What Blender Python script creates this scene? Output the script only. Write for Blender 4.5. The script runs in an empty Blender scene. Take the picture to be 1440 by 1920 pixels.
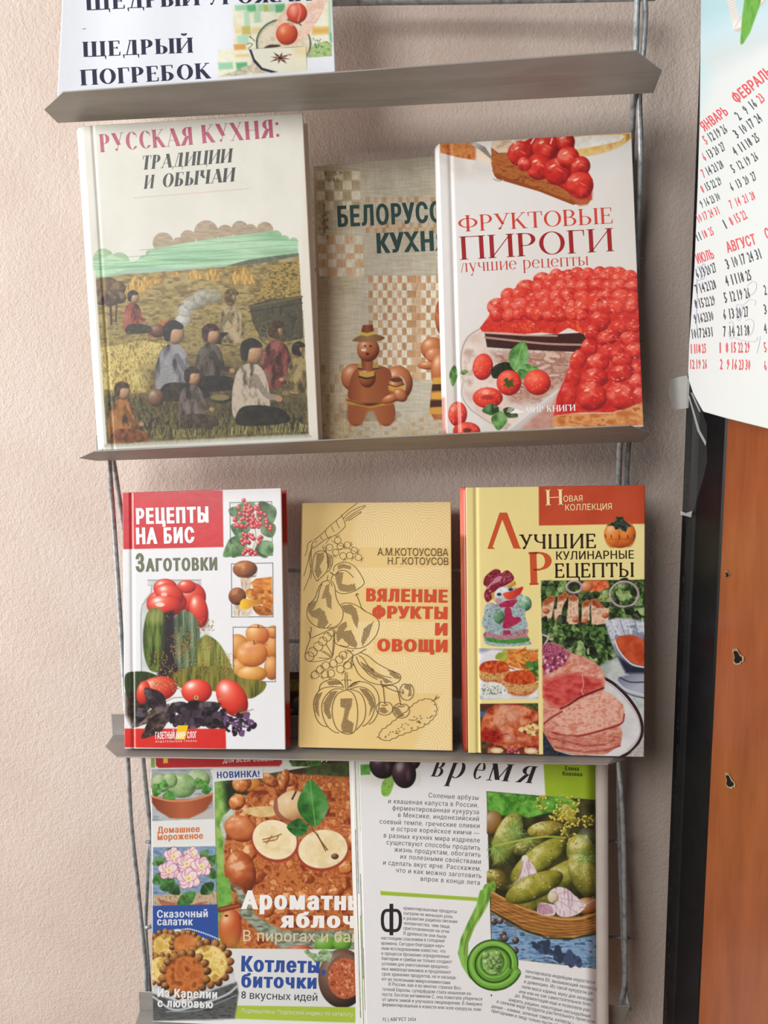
import bpy, math
import numpy as np
from mathutils import Matrix, Vector
from mathutils.geometry import delaunay_2d_cdt
SC = bpy.context.scene
COL = SC.collection
# ------------------------------------------------------------------ camera
FPX = 1440.79
CAM = np.array([0.0, -0.6, 0.0])
FW = np.array([-0.0901444, 0.97805132, -0.18785525])
RT = np.array([0.99575654, 0.08500388, -0.03525973])
UP = np.array([0.0185174, 0.19023657, 0.98156363])
cd = bpy.data.cameras.new('camera')
cam = bpy.data.objects.new('camera', cd); COL.objects.link(cam)
cam.matrix_world = Matrix([[RT[i], UP[i], -FW[i], CAM[i]] for i in range(3)] + [[0, 0, 0, 1]])
cd.sensor_fit = 'VERTICAL'; cd.sensor_height = 24.0; cd.sensor_width = 18.0
cd.lens = FPX / 1920 * 24.0
cd.clip_start = 0.01
SC.camera = cam
# ------------------------------------------------------------------ light
SC.view_settings.view_transform = 'Standard'
SC.view_settings.look = 'None'
SC.view_settings.gamma = 1.0
SC.view_settings.exposure = 0.36
SC.view_settings.use_curve_mapping = False
wd = bpy.data.worlds.new('room_daylight'); SC.world = wd; wd.use_nodes = True
bg = wd.node_tree.nodes['Background']
bg.inputs[0].default_value = (0.95, 0.97, 1.0, 1); bg.inputs[1].default_value = 0.10
def area(name, loc, aim, sx, sy, power, col):
    l = bpy.data.lights.new(name, 'AREA'); l.shape = 'RECTANGLE'; l.size = sx; l.size_y = sy
    l.energy = power; l.color = col
    o = bpy.data.objects.new(name, l); COL.objects.link(o); o.location = loc
    o.rotation_euler = (Vector(aim) - Vector(loc)).to_track_quat('-Z', 'Y').to_euler()
    return o
area('window_daylight', (-1.9, -0.68, 0.12), (0, 0, -0.2), 0.8, 1.5, 37, (1.0, 0.99, 0.97))
area('far_window_daylight', (-0.95, -1.8, 1.0), (0, 0, -0.25), 0.9, 0.9, 23, (1.0, 0.985, 0.96))
# ------------------------------------------------------------------ helpers
def lin(c):
    c = np.asarray(c, float) / 255.0
    return np.where(c <= 0.04045, c / 12.92, ((c + 0.055) / 1.055) ** 2.4)
def hx(s):
    if isinstance(s, str): return np.array([int(s[i:i+2], 16) for i in (0, 2, 4)], float)
    return np.asarray(s, float)
def ray(px, y):                     # the point at depth y seen at pixel px
    d = FW + RT * (px[0] - 720) / FPX - UP * (px[1] - 960) / FPX
    return CAM + d * ((y - CAM[1]) / d[1])
def proj(P):
    d = P - CAM; z = d @ FW
    return 720 + FPX * (d @ RT) / z, 960 - FPX * (d @ UP) / z
def mesh_obj(name, V, Fc, mat=None, parent=None, smooth=False, cols=None):
    me = bpy.data.meshes.new(name)
    V = np.asarray(V, float)
    me.from_pydata([tuple(v) for v in V], [], [tuple(int(i) for i in f) for f in Fc]) if not isinstance(Fc, np.ndarray) else fast_mesh(me, V, Fc)
    if cols is not None:
        a = me.color_attributes.new('Col', 'FLOAT_COLOR', 'POINT')
        c = np.ones((len(V), 4), np.float32); c[:, :3] = cols
        a.data.foreach_set('color', c.ravel())
    if smooth: me.polygons.foreach_set('use_smooth', [True] * len(me.polygons))
    me.update()
    o = bpy.data.objects.new(name, me); COL.objects.link(o)
    if mat: me.materials.append(mat)
    if parent: o.parent = parent
    return o
def fast_mesh(me, V, F):            # F: (n,3) array
    n = len(F)
    me.vertices.add(len(V)); me.vertices.foreach_set('co', V.astype(np.float32).ravel())
    me.loops.add(n * F.shape[1]); me.loops.foreach_set('vertex_index', F.astype(np.int32).ravel())
    me.polygons.add(n); me.polygons.foreach_set('loop_start', np.arange(n, dtype=np.int32) * F.shape[1])
    me.update(calc_edges=True); me.validate()
def tag(o, label=None, cat=None, group=None, kind=None):
    if label: o['label'] = label
    if cat: o['category'] = cat
    if group: o['group'] = group
    if kind: o['kind'] = kind
    return o
def empty(name, M, label, cat, group=None):
    o = bpy.data.objects.new(name, None); COL.objects.link(o); o.matrix_world = M
    o.empty_display_size = 0.02
    return tag(o, label, cat, group)
def bevel(o, w, seg=2):
    m = o.modifiers.new('bevel', 'BEVEL'); m.width = w; m.segments = seg; m.limit_method = 'ANGLE'; m.angle_limit = 0.6
    return o
class MB:                           # collects shapes of ONE mesh
    def __init__(s): s.V = []; s.F = []
    def add(s, V, F):
        n = len(s.V); s.V += [tuple(v) for v in V]; s.F += [tuple(i + n for i in f) for f in F]
    def box(s, a, b):
        (x0, y0, z0), (x1, y1, z1) = a, b
        s.add([(x0,y0,z0),(x1,y0,z0),(x1,y1,z0),(x0,y1,z0),(x0,y0,z1),(x1,y0,z1),(x1,y1,z1),(x0,y1,z1)],
              [(0,3,2,1),(4,5,6,7),(0,1,5,4),(1,2,6,5),(2,3,7,6),(3,0,4,7)])
    def plate(s, top, n, th):       # polygon extruded along n by th
        k = len(top); top = [np.array(p, float) for p in top]; n = np.array(n, float)
        s.add(top + [p + n * th for p in top],
              [tuple(range(k)), tuple(range(2*k-1, k-1, -1))] + [(i, i+k, (i+1) % k + k, (i+1) % k) for i in range(k)])
    def tube(s, pts, r, n=10):
        pts = [np.array(p, float) for p in pts]; k = len(pts); V = []
        up = np.array([0.3, 1.0, 0.21])
        for i, p in enumerate(pts):
            t = pts[min(i+1, k-1)] - pts[max(i-1, 0)]; t /= np.linalg.norm(t)
            a = np.cross(t, up); a /= np.linalg.norm(a); b = np.cross(t, a)
            rr = r[i] if hasattr(r, '__len__') else r
            for j in range(n):
                q = 2 * math.pi * j / n
                V.append(p + rr * (math.cos(q) * a + math.sin(q) * b))
        F = [(i*n+j, i*n+(j+1) % n, (i+1)*n+(j+1) % n, (i+1)*n+j) for i in range(k-1) for j in range(n)]
        F += [tuple(range(n-1, -1, -1)), tuple((k-1)*n + j for j in range(n))]
        s.add(V, F)
    def obj(s, name, mat, parent=None, smooth=False): return mesh_obj(name, s.V, s.F, mat, parent, smooth)
def smooth_path(pts, k=5):
    pts = np.array(pts, float); P = np.vstack([2*pts[0]-pts[1], pts, 2*pts[-1]-pts[-2]]); out = []
    for i in range(1, len(P) - 2):
        for j in range(k):
            t = j / k; a, b, c, d = P[i-1], P[i], P[i+1], P[i+2]
            out.append(0.5*((2*b)+(-a+c)*t+(2*a-5*b+4*c-d)*t*t+(-a+3*b-3*c+d)*t**3))
    out.append(pts[-1]); return out
# ------------------------------------------------------------------ materials
def nodes(name):
    m = bpy.data.materials.new(name); m.use_nodes = True
    t = m.node_tree; return m, t, t.nodes['Principled BSDF']
def noise_mix(t, c0, c1, scale, detail=6, lo=0.35, hi=0.65, vec=None, rough=0.6):
    n = t.nodes.new('ShaderNodeTexNoise'); n.inputs['Scale'].default_value = scale; n.inputs['Detail'].default_value = detail
    n.inputs['Roughness'].default_value = rough
    tc = t.nodes.new('ShaderNodeTexCoord'); src = tc.outputs['Object']
    if vec:
        mp = t.nodes.new('ShaderNodeMapping'); mp.inputs['Scale'].default_value = vec
        t.links.new(src, mp.inputs[0]); src = mp.outputs[0]
    t.links.new(src, n.inputs['Vector'])
    r = t.nodes.new('ShaderNodeValToRGB'); r.color_ramp.elements[0].position = lo; r.color_ramp.elements[1].position = hi
    r.color_ramp.elements[0].color = (*lin(hx(c0)), 1); r.color_ramp.elements[1].color = (*lin(hx(c1)), 1)
    t.links.new(n.outputs['Fac'], r.inputs[0]); return n, r, src
def bump(t, b, src, strength, dist):
    k = t.nodes.new('ShaderNodeBump'); k.inputs['Strength'].default_value = strength; k.inputs['Distance'].default_value = dist
    t.links.new(src, k.inputs['Height']); t.links.new(k.outputs[0], b.inputs['Normal']); return k
def mat_simple(name, c0, c1, scale=40, rough=0.5, metal=0.0, bmp=0.0, vec=None, lo=0.35, hi=0.65, spec=0.5, coat=0.0, dist=0.0005):
    m, t, b = nodes(name)
    n, r, _ = noise_mix(t, c0, c1, scale, vec=vec, lo=lo, hi=hi)
    t.links.new(r.outputs[0], b.inputs['Base Color']); b.inputs['Roughness'].default_value = rough
    b.inputs['Metallic'].default_value = metal; b.inputs['Specular IOR Level'].default_value = spec
    b.inputs['Coat Weight'].default_value = coat
    if bmp: bump(t, b, n.outputs['Fac'], bmp, dist)
    return m
def mat_print(name, rough=0.4, coat=0.0, spec=0.5):
    m, t, b = nodes(name)
    a = t.nodes.new('ShaderNodeAttribute'); a.attribute_name = 'Col'
    t.links.new(a.outputs['Color'], b.inputs['Base Color'])
    n = t.nodes.new('ShaderNodeTexNoise'); n.inputs['Scale'].default_value = 60; n.inputs['Detail'].default_value = 4
    tc = t.nodes.new('ShaderNodeTexCoord'); t.links.new(tc.outputs['Object'], n.inputs['Vector'])
    mr = t.nodes.new('ShaderNodeMapRange'); mr.inputs['To Min'].default_value = rough - 0.06; mr.inputs['To Max'].default_value = rough + 0.06
    t.links.new(n.outputs['Fac'], mr.inputs[0]); t.links.new(mr.outputs[0], b.inputs['Roughness'])
    b.inputs['Specular IOR Level'].default_value = spec
    b.inputs['Coat Weight'].default_value = coat; b.inputs['Coat Roughness'].default_value = 0.12
    bump(t, b, n.outputs['Fac'], 0.12, 0.002)
    return m
def mat_pages(name, c0, c1):
    m, t, b = nodes(name)
    n, r, s = noise_mix(t, c0, c1, 1.0, vec=(3, 2600, 3), detail=3, lo=0.3, hi=0.6)
    t.links.new(r.outputs[0], b.inputs['Base Color']); b.inputs['Roughness'].default_value = 0.8
    bump(t, b, n.outputs['Fac'], 0.4, 0.0004); return m
# ------------------------------------------------------------------ letters
_o = bpy.data.objects.new('letter_source', bpy.data.curves.new('letter_source', 'FONT'))
def _outline(s, b, res):
    cu = _o.data; cu.body = s; cu.size = 1; cu.offset = b; cu.resolution_u = res; cu.fill_mode = 'NONE'
    m = _o.to_mesh(); n = len(m.vertices)
    co = np.zeros(n * 3); m.vertices.foreach_get('co', co); co = co.reshape(-1, 3)[:, :2].copy()
    ed = set(tuple(sorted(e.vertices)) for e in m.edges); _o.to_mesh_clear()
    loops = []; cur = []
    for i in range(n):
        cur.append(i)
        if i == n - 1 or (i, i + 1) not in ed:
            if len(cur) > 2: loops.append(cur)
            cur = []
    return co, loops
_gc = {}
def glyph(ch, b, res):
    k = (ch, b, res)
    if k in _gc: return _gc[k]
    c2, _ = _outline(ch + 'Н', 0, 1); c1, _ = _outline('Н', 0, 1)
    adv = c2[:, 0].max() - c1[:, 0].max()
    if ch == ' ':
        _gc[k] = (np.zeros((0, 2)), np.zeros((0, 3), int), 0.28); return _gc[k]
    co, loops = _outline(ch, 0, res)
    vs = []; es = []
    def sarea(P): P = np.array(P); return 0.5*np.sum(P[:, 0]*np.roll(P[:, 1], -1)-np.roll(P[:, 0], -1)*P[:, 1])
    sgn = np.sign(max((sarea([co[i] for i in L]) for L in loops), key=abs))
    for L in loops:
        P = [co[i] for i in L]; Q = [P[0]]
        for p in P[1:]:
            if np.hypot(*(p - Q[-1])) > 1e-4: Q.append(p)
        if np.hypot(*(Q[0] - Q[-1])) < 1e-4: Q.pop()
        if b:                       # heavier or lighter weight: move the outline along its normals
            A = np.array(Q); e1 = A-np.roll(A, 1, 0); e2 = np.roll(A, -1, 0)-A
            n1 = np.stack([e1[:, 1], -e1[:, 0]], 1); n1 /= np.linalg.norm(n1, axis=1, keepdims=True); n2 = np.stack([e2[:, 1], -e2[:, 0]], 1); n2 /= np.linalg.norm(n2, axis=1, keepdims=True)
            m_ = n1+n2; den = np.maximum((m_*m_).sum(1, keepdims=True)/2, .5); A = A+m_/den*sgn*np.array([b*1.35, b*.5]); Q = list(A)
        n0 = len(vs); vs += Q; es += [(n0 + i, n0 + (i + 1) % len(Q)) for i in range(len(Q))]
    r = delaunay_2d_cdt([Vector(v) for v in vs], es, [], 0, 1e-5)
    V = np.array([tuple(v) for v in r[0]]); F = np.array([f for f in r[2] if len(f) == 3])
    cen = V[F].mean(1); A = np.array([vs[i] for i, j in es]); B = np.array([vs[j] for i, j in es])
    px, py = cen[:, :1], cen[:, 1:]
    up = (A[:, 1] <= py) & (B[:, 1] > py); dn = (A[:, 1] > py) & (B[:, 1] <= py)
    side = (B[:, 0]-A[:, 0])*(py-A[:, 1]) - (px-A[:, 0])*(B[:, 1]-A[:, 1])
    wn = (up & (side > 0)).sum(1) - (dn & (side < 0)).sum(1)
    F = F[wn != 0]
    a = V[F]; ar = (a[:,1,0]-a[:,0,0])*(a[:,2,1]-a[:,0,1])-(a[:,2,0]-a[:,0,0])*(a[:,1,1]-a[:,0,1])
    F[ar < 0] = F[ar < 0][:, ::-1]
    _gc[k] = (V, F, adv); return _gc[k]
SER = {'А':'.8|d .08 0 .42 1;D .4 1 .72 0;h .2 .6 .33;f .08 0 .22;f .72 0 .26','Б':'.68|s .14 0 1 3;h .14 .56 .98;k .56 .98 -.2;o .3 .28 .32 .28 -90 90;h .14 .3 .54;h .14 .3 .02',
'В':'.7|s .14 0 1 3;o .32 .76 .26 .24 -90 90;o .34 .27 .31 .27 -90 90;h .14 .33 .53;h .14 .33 .98;h .14 .34 .02','Г':'.58|s .14 0 1 3;h .14 .54 .98;k .54 .98 -.25',
'Д':'.84|d .2 .05 .4 1;s .6 0 1 0;h .32 .68 .98;h .02 .82 .03;k .04 .03 -.22;k .8 .03 -.22','Е':'.64|s .14 0 1 3;h .14 .54 .98;h .14 .44 .52;h .14 .57 .02;k .54 .98 -.22;k .57 .02 .24;k .44 .6 -.16',
'Ж':'1.04|s .52 0 1 3;d .52 .5 .92 1;D .52 .52 .97 0;d .52 .5 .12 1;D .52 .52 .07 0;f .92 1 .2;f .12 1 .2;f .97 0 .2;f .07 0 .2','З':'.6|o .26 .76 .22 .24 -100 150;o .28 .27 .27 .27 -150 95',
'И':'.86|s .14 0 1 3;s .72 0 1 3;d .16 .06 .7 .94','Й':'.86|s .14 0 1 3;s .72 0 1 3;d .16 .06 .7 .94;o .43 1.3 .16 .16 180 360','К':'.76|s .14 0 1 3;d .16 .4 .6 .97;D .3 .6 .66 0;f .68 0 .2;f .6 1 .2',
'Л':'.8|d .12 0 .34 1;s .62 0 1 3;h .3 .62 .98;f .12 0 .2','М':'.96|d .14 0 .14 1;D .16 1 .48 .05;d .46 .05 .8 1;s .82 0 1 3;f .14 0 .2','Н':'.84|s .14 0 1 3;s .7 0 1 3;h .14 .7 .5','О':'.84|o .42 .5 .4 .5 0 360',
'П':'.84|s .14 0 1 3;s .7 0 1 3;h .14 .7 .98','Р':'.66|s .14 0 1 3;o .32 .72 .29 .27 -90 90;h .14 .32 .98;h .14 .32 .46','С':'.74|o .42 .5 .38 .5 42 318;k .69 .84 -.16','Т':'.72|s .36 0 1 1;h .04 .68 .98;k .05 .98 -.25;k .67 .98 -.25',
'У':'.74|D .12 1 .42 .33;d .64 1 .3 .08;b .26 .07 .07;f .12 1 .24;f .64 1 .2','Ф':'.98|s .49 0 1 3;o .49 .53 .45 .3 0 360','Х':'.78|D .12 1 .64 0;d .1 0 .64 1;f .12 1 .24;f .64 1 .2;f .66 0 .24;f .1 0 .2',
'Ц':'.86|s .14 0 1 2;s .7 0 1 2;h .06 .86 .02;k .84 .02 -.22','Ч':'.78|s .62 0 1 3;s .14 .6 1 2;o .36 .62 .24 .2 180 270;h .36 .62 .44','Ш':'1.2|s .14 0 1 3;s .58 0 1 3;s 1.02 0 1 3;h .1 1.06 .02','Щ':'1.24|s .14 0 1 2;s .58 0 1 2;s 1.02 0 1 2;h .06 1.18 .02;k 1.16 .02 -.22',
'Ы':'.98|s .14 0 1 3;o .34 .27 .28 .27 -90 90;h .14 .34 .53;h .14 .34 .02;s .84 0 1 3','Ь':'.66|s .14 0 1 3;o .34 .27 .28 .27 -90 90;h .14 .34 .53;h .14 .34 .02','Я':'.74|s .6 0 1 3;o .42 .74 .29 .26 90 270;h .42 .6 .98;h .42 .6 .48;D .4 .48 .12 0;f .1 0 .2',
':':'.3|b .15 .1 .09;b .15 .75 .09','.':'.25|b .12 .08 .08','-':'.4|h .05 .35 .4','|е':'.76|o .38 .5 .36 .5 10 320;h .06 .7 .54','|р':'.8|s .16 -.5 1 3;o .4 .5 .36 .5 -120 130','|у':'.76|D .12 1 .42 .02;d .64 1 .3 -.4;b .24 -.4 .08;f .12 1 .24;f .64 1 .2'}
def serif(ch, t, hn, sl):
    low = ch != ch.upper(); key = '|' + ch if low and '|' + ch in SER else ch.upper()
    w, body = SER[key].split('|')[-2:]; w = float(w); V = []; F = []
    def quad(p):
        n = len(V); V.extend(p); F.extend([(n, n+1, n+2), (n, n+2, n+3)])
    def slab(x, y, L):
        L += sl * 0.5
        quad([(x-L/2, y), (x+L/2, y), (x+L/2, y+hn*(1 if y < .5 else -1)), (x-L/2, y+hn*(1 if y < .5 else -1))] if y < .5 else [(x-L/2, y-hn), (x+L/2, y-hn), (x+L/2, y), (x-L/2, y)])
    for it in body.split(';'):
        a = it.split(); c = a[0]; a = [float(q) for q in a[1:]]
        if c == 's':
            x, y0, y1, f = a; quad([(x-t/2, y0), (x+t/2, y0), (x+t/2, y1), (x-t/2, y1)])
            if sl:
                if int(f) & 1: quad([(x-t/2-sl, y0), (x+t/2+sl, y0), (x+t/2+sl, y0+hn), (x-t/2-sl, y0+hn)])
                if int(f) & 2: quad([(x-t/2-sl, y1-hn), (x+t/2+sl, y1-hn), (x+t/2+sl, y1), (x-t/2-sl, y1)])
        elif c == 'h':
            x0, x1, y = a; y = min(max(y, hn/2), 1-hn/2); quad([(x0, y-hn/2), (x1, y-hn/2), (x1, y+hn/2), (x0, y+hn/2)])
        elif c in 'dD':
            x0, y0, x1, y1 = a; q = (t if c == 'D' else hn) * 0.56
            if y0 > y1: x0, y0, x1, y1 = x1, y1, x0, y0
            quad([(x0-q, y0), (x0+q, y0), (x1+q, y1), (x1-q, y1)])
        elif c == 'o':
            cx, cy, rx, ry, a0, a1 = a; n = max(8, int(abs(a1-a0) / 9)); ix = max(rx - t, .01); iy = max(ry - hn, .01)
            P = [(math.cos(math.radians(a0+(a1-a0)*i/n)), math.sin(math.radians(a0+(a1-a0)*i/n))) for i in range(n+1)]
            for i in range(n):
                (c0, s0), (c1, s1) = P[i], P[i+1]
                quad([(cx+ix*c0, cy+iy*s0), (cx+rx*c0, cy+ry*s0), (cx+rx*c1, cy+ry*s1), (cx+ix*c1, cy+iy*s1)])
        elif c == 'f':
            if sl: slab(*a)
        elif c == 'k':
            x, y, dy = a
            if sl: quad([(x-hn, y), (x+hn/2, y), (x+hn/2, y+dy), (x-hn*.2, y+dy)] if dy > 0 else [(x-hn*.2, y+dy), (x+hn/2, y+dy), (x+hn/2, y), (x-hn, y)])
        elif c == 'b':
            x, y, r = a; r = max(r, hn)
            n = len(V); V.append((x, y)); V.extend([(x+r*math.cos(j*.6283), y+r*math.sin(j*.6283)) for j in range(10)])
            F.extend([(n, n+1+j, n+1+(j+1) % 10) for j in range(10)])
    V = np.array(V, float); k = 0.68 if low else 1.0
    return V * k, np.array(F), (w + (t - .14) * .6) * k
# ------------------------------------------------------------------ printed surfaces
_ns = {}
def vnoise(X, Y, seed):
    if seed not in _ns: _ns[seed] = np.random.RandomState(seed).rand(64, 64)
    L = _ns[seed]; xi = np.floor(X).astype(int); yi = np.floor(Y).astype(int); fx = X - xi; fy = Y - yi
    fx = fx*fx*(3-2*fx); fy = fy*fy*(3-2*fy); a = xi % 64; b = yi % 64; c = (xi+1) % 64; d = (yi+1) % 64
    return (L[a, b]*(1-fx)+L[c, b]*fx)*(1-fy) + (L[a, d]*(1-fx)+L[c, d]*fx)*fy
def fbm(X, Y, sx, sy, seed=1, oct=4):
    r = 0; amp = 0.5; tot = 0
    for o in range(oct):
        r = r + amp * vnoise(X/sx*2**o + 7*o, Y/sy*2**o + 3*o, seed+o); tot += amp; amp *= 0.55
    return np.clip((r/tot - 0.5) * 1.9 + 0.5, 0, 1)
class Surf:
    """a printed surface: local frame (x right, y back, z up) in M; a colour per vertex"""
    def __init__(s, M, off=None): s.M = np.array(M, float); s.Mi = np.linalg.inv(s.M); s.off = off or (lambda u, v: u * 0.0); s.tV = []; s.tF = []; s.tC = []; s.nt = 0; s.lay = 0
    def loc(s, px, py):             # pixel -> local point on the surface
        d = FW + np.multiply.outer((px-720)/FPX, RT) - np.multiply.outer((py-960)/FPX, UP)
        o = s.Mi[:3, :3] @ CAM + s.Mi[:3, 3]; d = d @ s.Mi[:3, :3].T
        y = 0.0
        for _ in range(8):
            t = (y - o[1]) / d[..., 1]; P = o + d * t[..., None]; y = s.off(P[..., 0], P[..., 2])
        P[..., 1] = y; return P
    def grid(s, w, h, step):
        nu = max(4, int(w*2300/step)); nv = max(4, int(h*2300/step))
        u, v = np.meshgrid(np.linspace(0, w, nu), np.linspace(h, 0, nv))
        s.setgrid(u, s.off(u, v), v)
    def setgrid(s, u, y, v):
        s.L = np.stack([u, y, v], -1); P = s.L @ s.M[:3, :3].T + s.M[:3, 3]
        s.X, s.Y = proj(P); s.C = np.full(s.L.shape, 255.0)
        s.rx = (s.Y.min(1), s.Y.max(1)); s.cx = (s.X.min(0), s.X.max(0)); s.T(0, 0, 1)
    def T(s, ox, oy, k): s.ox, s.oy, s.k = ox, oy, k
    def sub(s, x0, y0, x1, y1):
        r = np.where((s.rx[1] >= y0) & (s.rx[0] <= y1))[0]; c = np.where((s.cx[1] >= x0) & (s.cx[0] <= x1))[0]
        if not len(r) or not len(c): return None
        return slice(r[0], r[-1]+1), slice(c[0], c[-1]+1)
    def put(s, sl, m, col):
        C = s.C[sl]; c = col(s.X[sl], s.Y[sl]) if callable(col) else hx(col)
        m = m[..., None]; C[...] = C*(1-m) + c*m
    def pts(s, P, sm):
        P = np.array(P, float).reshape(-1, 2)
        if sm:
            n = len(P); out = []
            for i in range(n):
                a, b, c, d = P[i-1], P[i], P[(i+1) % n], P[(i+2) % n]
                for j in range(5):
                    t = j/5; out.append(0.5*((2*b)+(-a+c)*t+(2*a-5*b+4*c-d)*t*t+(-a+3*b-3*c+d)*t**3))
            P = np.array(out)
        return P / s.k + (s.ox, s.oy)
    def po(s, P, col, sm=0, soft=0.8, al=1.0):
        P = s.pts(P, sm); x0, y0 = P.min(0)-soft-1; x1, y1 = P.max(0)+soft+1
        sl = s.sub(x0, y0, x1, y1)
        if sl is None: return
        X = s.X[sl]; Y = s.Y[sl]; ins = np.zeros(X.shape, bool); d2 = np.full(X.shape, 1e9)
        for i in range(len(P)):
            (ax, ay), (bx, by) = P[i-1], P[i]
            if ay != by: ins ^= ((ay > Y) != (by > Y)) & (X < (bx-ax)*(Y-ay)/(by-ay)+ax)
            L = (bx-ax)**2+(by-ay)**2+1e-9; t = np.clip(((X-ax)*(bx-ax)+(Y-ay)*(by-ay))/L, 0, 1)
            d2 = np.minimum(d2, (X-ax-t*(bx-ax))**2+(Y-ay-t*(by-ay))**2)
        d = np.sqrt(d2) * np.where(ins, 1, -1)
        s.put(sl, np.clip(0.5+d/(2*soft), 0, 1)*al, col)
    def re(s, x0, y0, x1, y1, col, **k): s.po([x0,y0,x1,y0,x1,y1,x0,y1], col, **k)
    def _el(s, cx, cy, rx, ry, rot):
        cx = cx/s.k+s.ox; cy = cy/s.k+s.oy; rx = rx/s.k; ry = ry/s.k; R = max(rx, ry)+2
        sl = s.sub(cx-R, cy-R, cx+R, cy+R)
        if sl is None: return None
        X = s.X[sl]-cx; Y = s.Y[sl]-cy; c, n = math.cos(math.radians(rot)), math.sin(math.radians(rot))
        a = (X*c+Y*n)/rx; b = (-X*n+Y*c)/ry; return sl, a, b, np.sqrt(a*a+b*b), min(rx, ry), (c, n)
    def el(s, cx, cy, rx, ry, col, rot=0, soft=0.7, al=1.0):
        e = s._el(cx, cy, rx, ry, rot)
        if e is None: return
        s.put(e[0], np.clip(0.5+(1-e[3])*e[4]/(2*soft), 0, 1)*al, col)
    def ba(s, cx, cy, rx, ry, col, rot=0, dk=None, lt=None, sp=0.5, light=(-.4, -.5), al=1.0, nz=0.0, seed=3):
        e = s._el(cx, cy, rx, ry, rot)
        if e is None: return
        sl, a, b, r, mr, (c, n) = e; base = hx(col); dk = hx(dk) if dk is not None else base*0.5; lt = hx(lt) if lt is not None else base*0.7+255*0.3
        z = np.sqrt(np.clip(1-r*r, 0, 1)); gx = a*c-b*n; gy = a*n+b*c; lx, ly = light; lz = math.sqrt(max(0.05, 1-lx*lx-ly*ly))
        q = gx*lx+gy*ly+z*lz
        if nz: q = q + nz*(fbm(s.X[sl], s.Y[sl], mr*.5+1.5, mr*.5+1.5, seed)-.5)
        q = q[..., None]; col = np.where(q < .5, dk+(base-dk)*np.clip(q+.15, 0, .65)/.65, base+(lt-base)*np.clip((q-.5)/.5, 0, 1)**1.5)
        if sp:
            h = np.clip(q, 0, 1)**28*sp; col = col*(1-h)+255*h
        m = np.clip(0.5+(1-r)*mr/1.4, 0, 1)*al; C = s.C[sl]; m = m[..., None]; C[...] = C*(1-m)+col*m
    def li(s, P, w, col, sm=0, al=1.0, soft=0.6):
        P = np.array(P, float).reshape(-1, 2)
        if sm: P = np.array(smooth_path(P, 5))
        P = P/s.k+(s.ox, s.oy); w = w/s.k/2; sl = s.sub(*(P.min(0)-w-2), *(P.max(0)+w+2))
        if sl is None: return
        X = s.X[sl]; Y = s.Y[sl]; d2 = np.full(X.shape, 1e9)
        for i in range(len(P)-1):
            (ax, ay), (bx, by) = P[i], P[i+1]; L = (bx-ax)**2+(by-ay)**2+1e-9
            t = np.clip(((X-ax)*(bx-ax)+(Y-ay)*(by-ay))/L, 0, 1); d2 = np.minimum(d2, (X-ax-t*(bx-ax))**2+(Y-ay-t*(by-ay))**2)
        s.put(sl, np.clip((w+soft-np.sqrt(d2))/(2*soft), 0, 1)*al*min(1, w/0.45), col)
    def mo(s, c, sx, sy=None, seed=1, oct=5, lo=0.1, hi=0.9):   # mottled colour between the listed ones
        cs = np.array([hx(q) for q in c]); sx = sx/s.k; sy = (sy/s.k if sy else sx)
        def f(X, Y):
            q = np.clip((fbm(X, Y, sx, sy, seed, oct)-lo)/(hi-lo), 0, 1)*(len(cs)-1); i = np.minimum(q.astype(int), len(cs)-2); r = (q-i)[..., None]
            return cs[i]*(1-r)+cs[i+1]*r
        return f
    def gr(s, c, x0, y0, x1, y1):   # colour running from one point to the other
        cs = np.array([hx(q) for q in c]); x0, y0, x1, y1 = x0/s.k+s.ox, y0/s.k+s.oy, x1/s.k+s.ox, y1/s.k+s.oy; L = (x1-x0)**2+(y1-y0)**2
        def f(X, Y):
            q = np.clip(((X-x0)*(x1-x0)+(Y-y0)*(y1-y0))/L, 0, 1)*(len(cs)-1); i = np.minimum(q.astype(int), len(cs)-2); r = (q-i)[..., None]
            return cs[i]*(1-r)+cs[i+1]*r
        return f
    def sc(s, P, n, r0, r1, cols, seed=1, kind='b', asp=1.0, sp=0.5, sm=0, rot=None):
        Q = np.array(P, float).reshape(-1, 2); R = np.random.RandomState(seed); (x0, y0), (x1, y1) = Q.min(0), Q.max(0); k = 0; g = 0
        while k < n and g < n*30:
            g += 1; x = R.uniform(x0, x1); y = R.uniform(y0, y1); ins = False
            for i in range(len(Q)):
                (ax, ay), (bx, by) = Q[i-1], Q[i]
                if (ay > y) != (by > y) and x < (bx-ax)*(y-ay)/(by-ay)+ax: ins = not ins
            if not ins: continue
            k += 1; r = R.uniform(r0, r1); c = cols[R.randint(len(cols))]; a = R.uniform(0, 180) if rot is None else rot+R.uniform(-25, 25)
            if kind == 'b': s.ba(x, y, r*asp, r, c, a, sp=sp)
            elif kind == 'e': s.el(x, y, r*asp, r, c, a)
            else: q = math.radians(a); s.li([x-r*math.cos(q), y-r*math.sin(q), x+r*math.cos(q), y+r*math.sin(q)], asp, c)
    def leaf(s, x0, y0, x1, y1, w, col, vein=None, seed=1):
        dx, dy = x1-x0, y1-y0; nx, ny = -dy, dx; L = math.hypot(dx, dy); nx /= L; ny /= L; P = []
        for t, q in ((0,0),(.2,.7),(.45,1),(.7,.75),(1,0)): P += [x0+dx*t+nx*w*q, y0+dy*t+ny*w*q]
        for t, q in ((.7,.75),(.45,1),(.2,.7)): P += [x0+dx*t-nx*w*q, y0+dy*t-ny*w*q]
        c = hx(col); s.po(P, s.mo([c*.65, c, c*.75+60], w*.8, seed=seed), sm=1)
        v = vein if vein is not None else c*.8+50
        s.li([x0, y0, x1, y1], L*.02+.8, v, al=.7)
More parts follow.
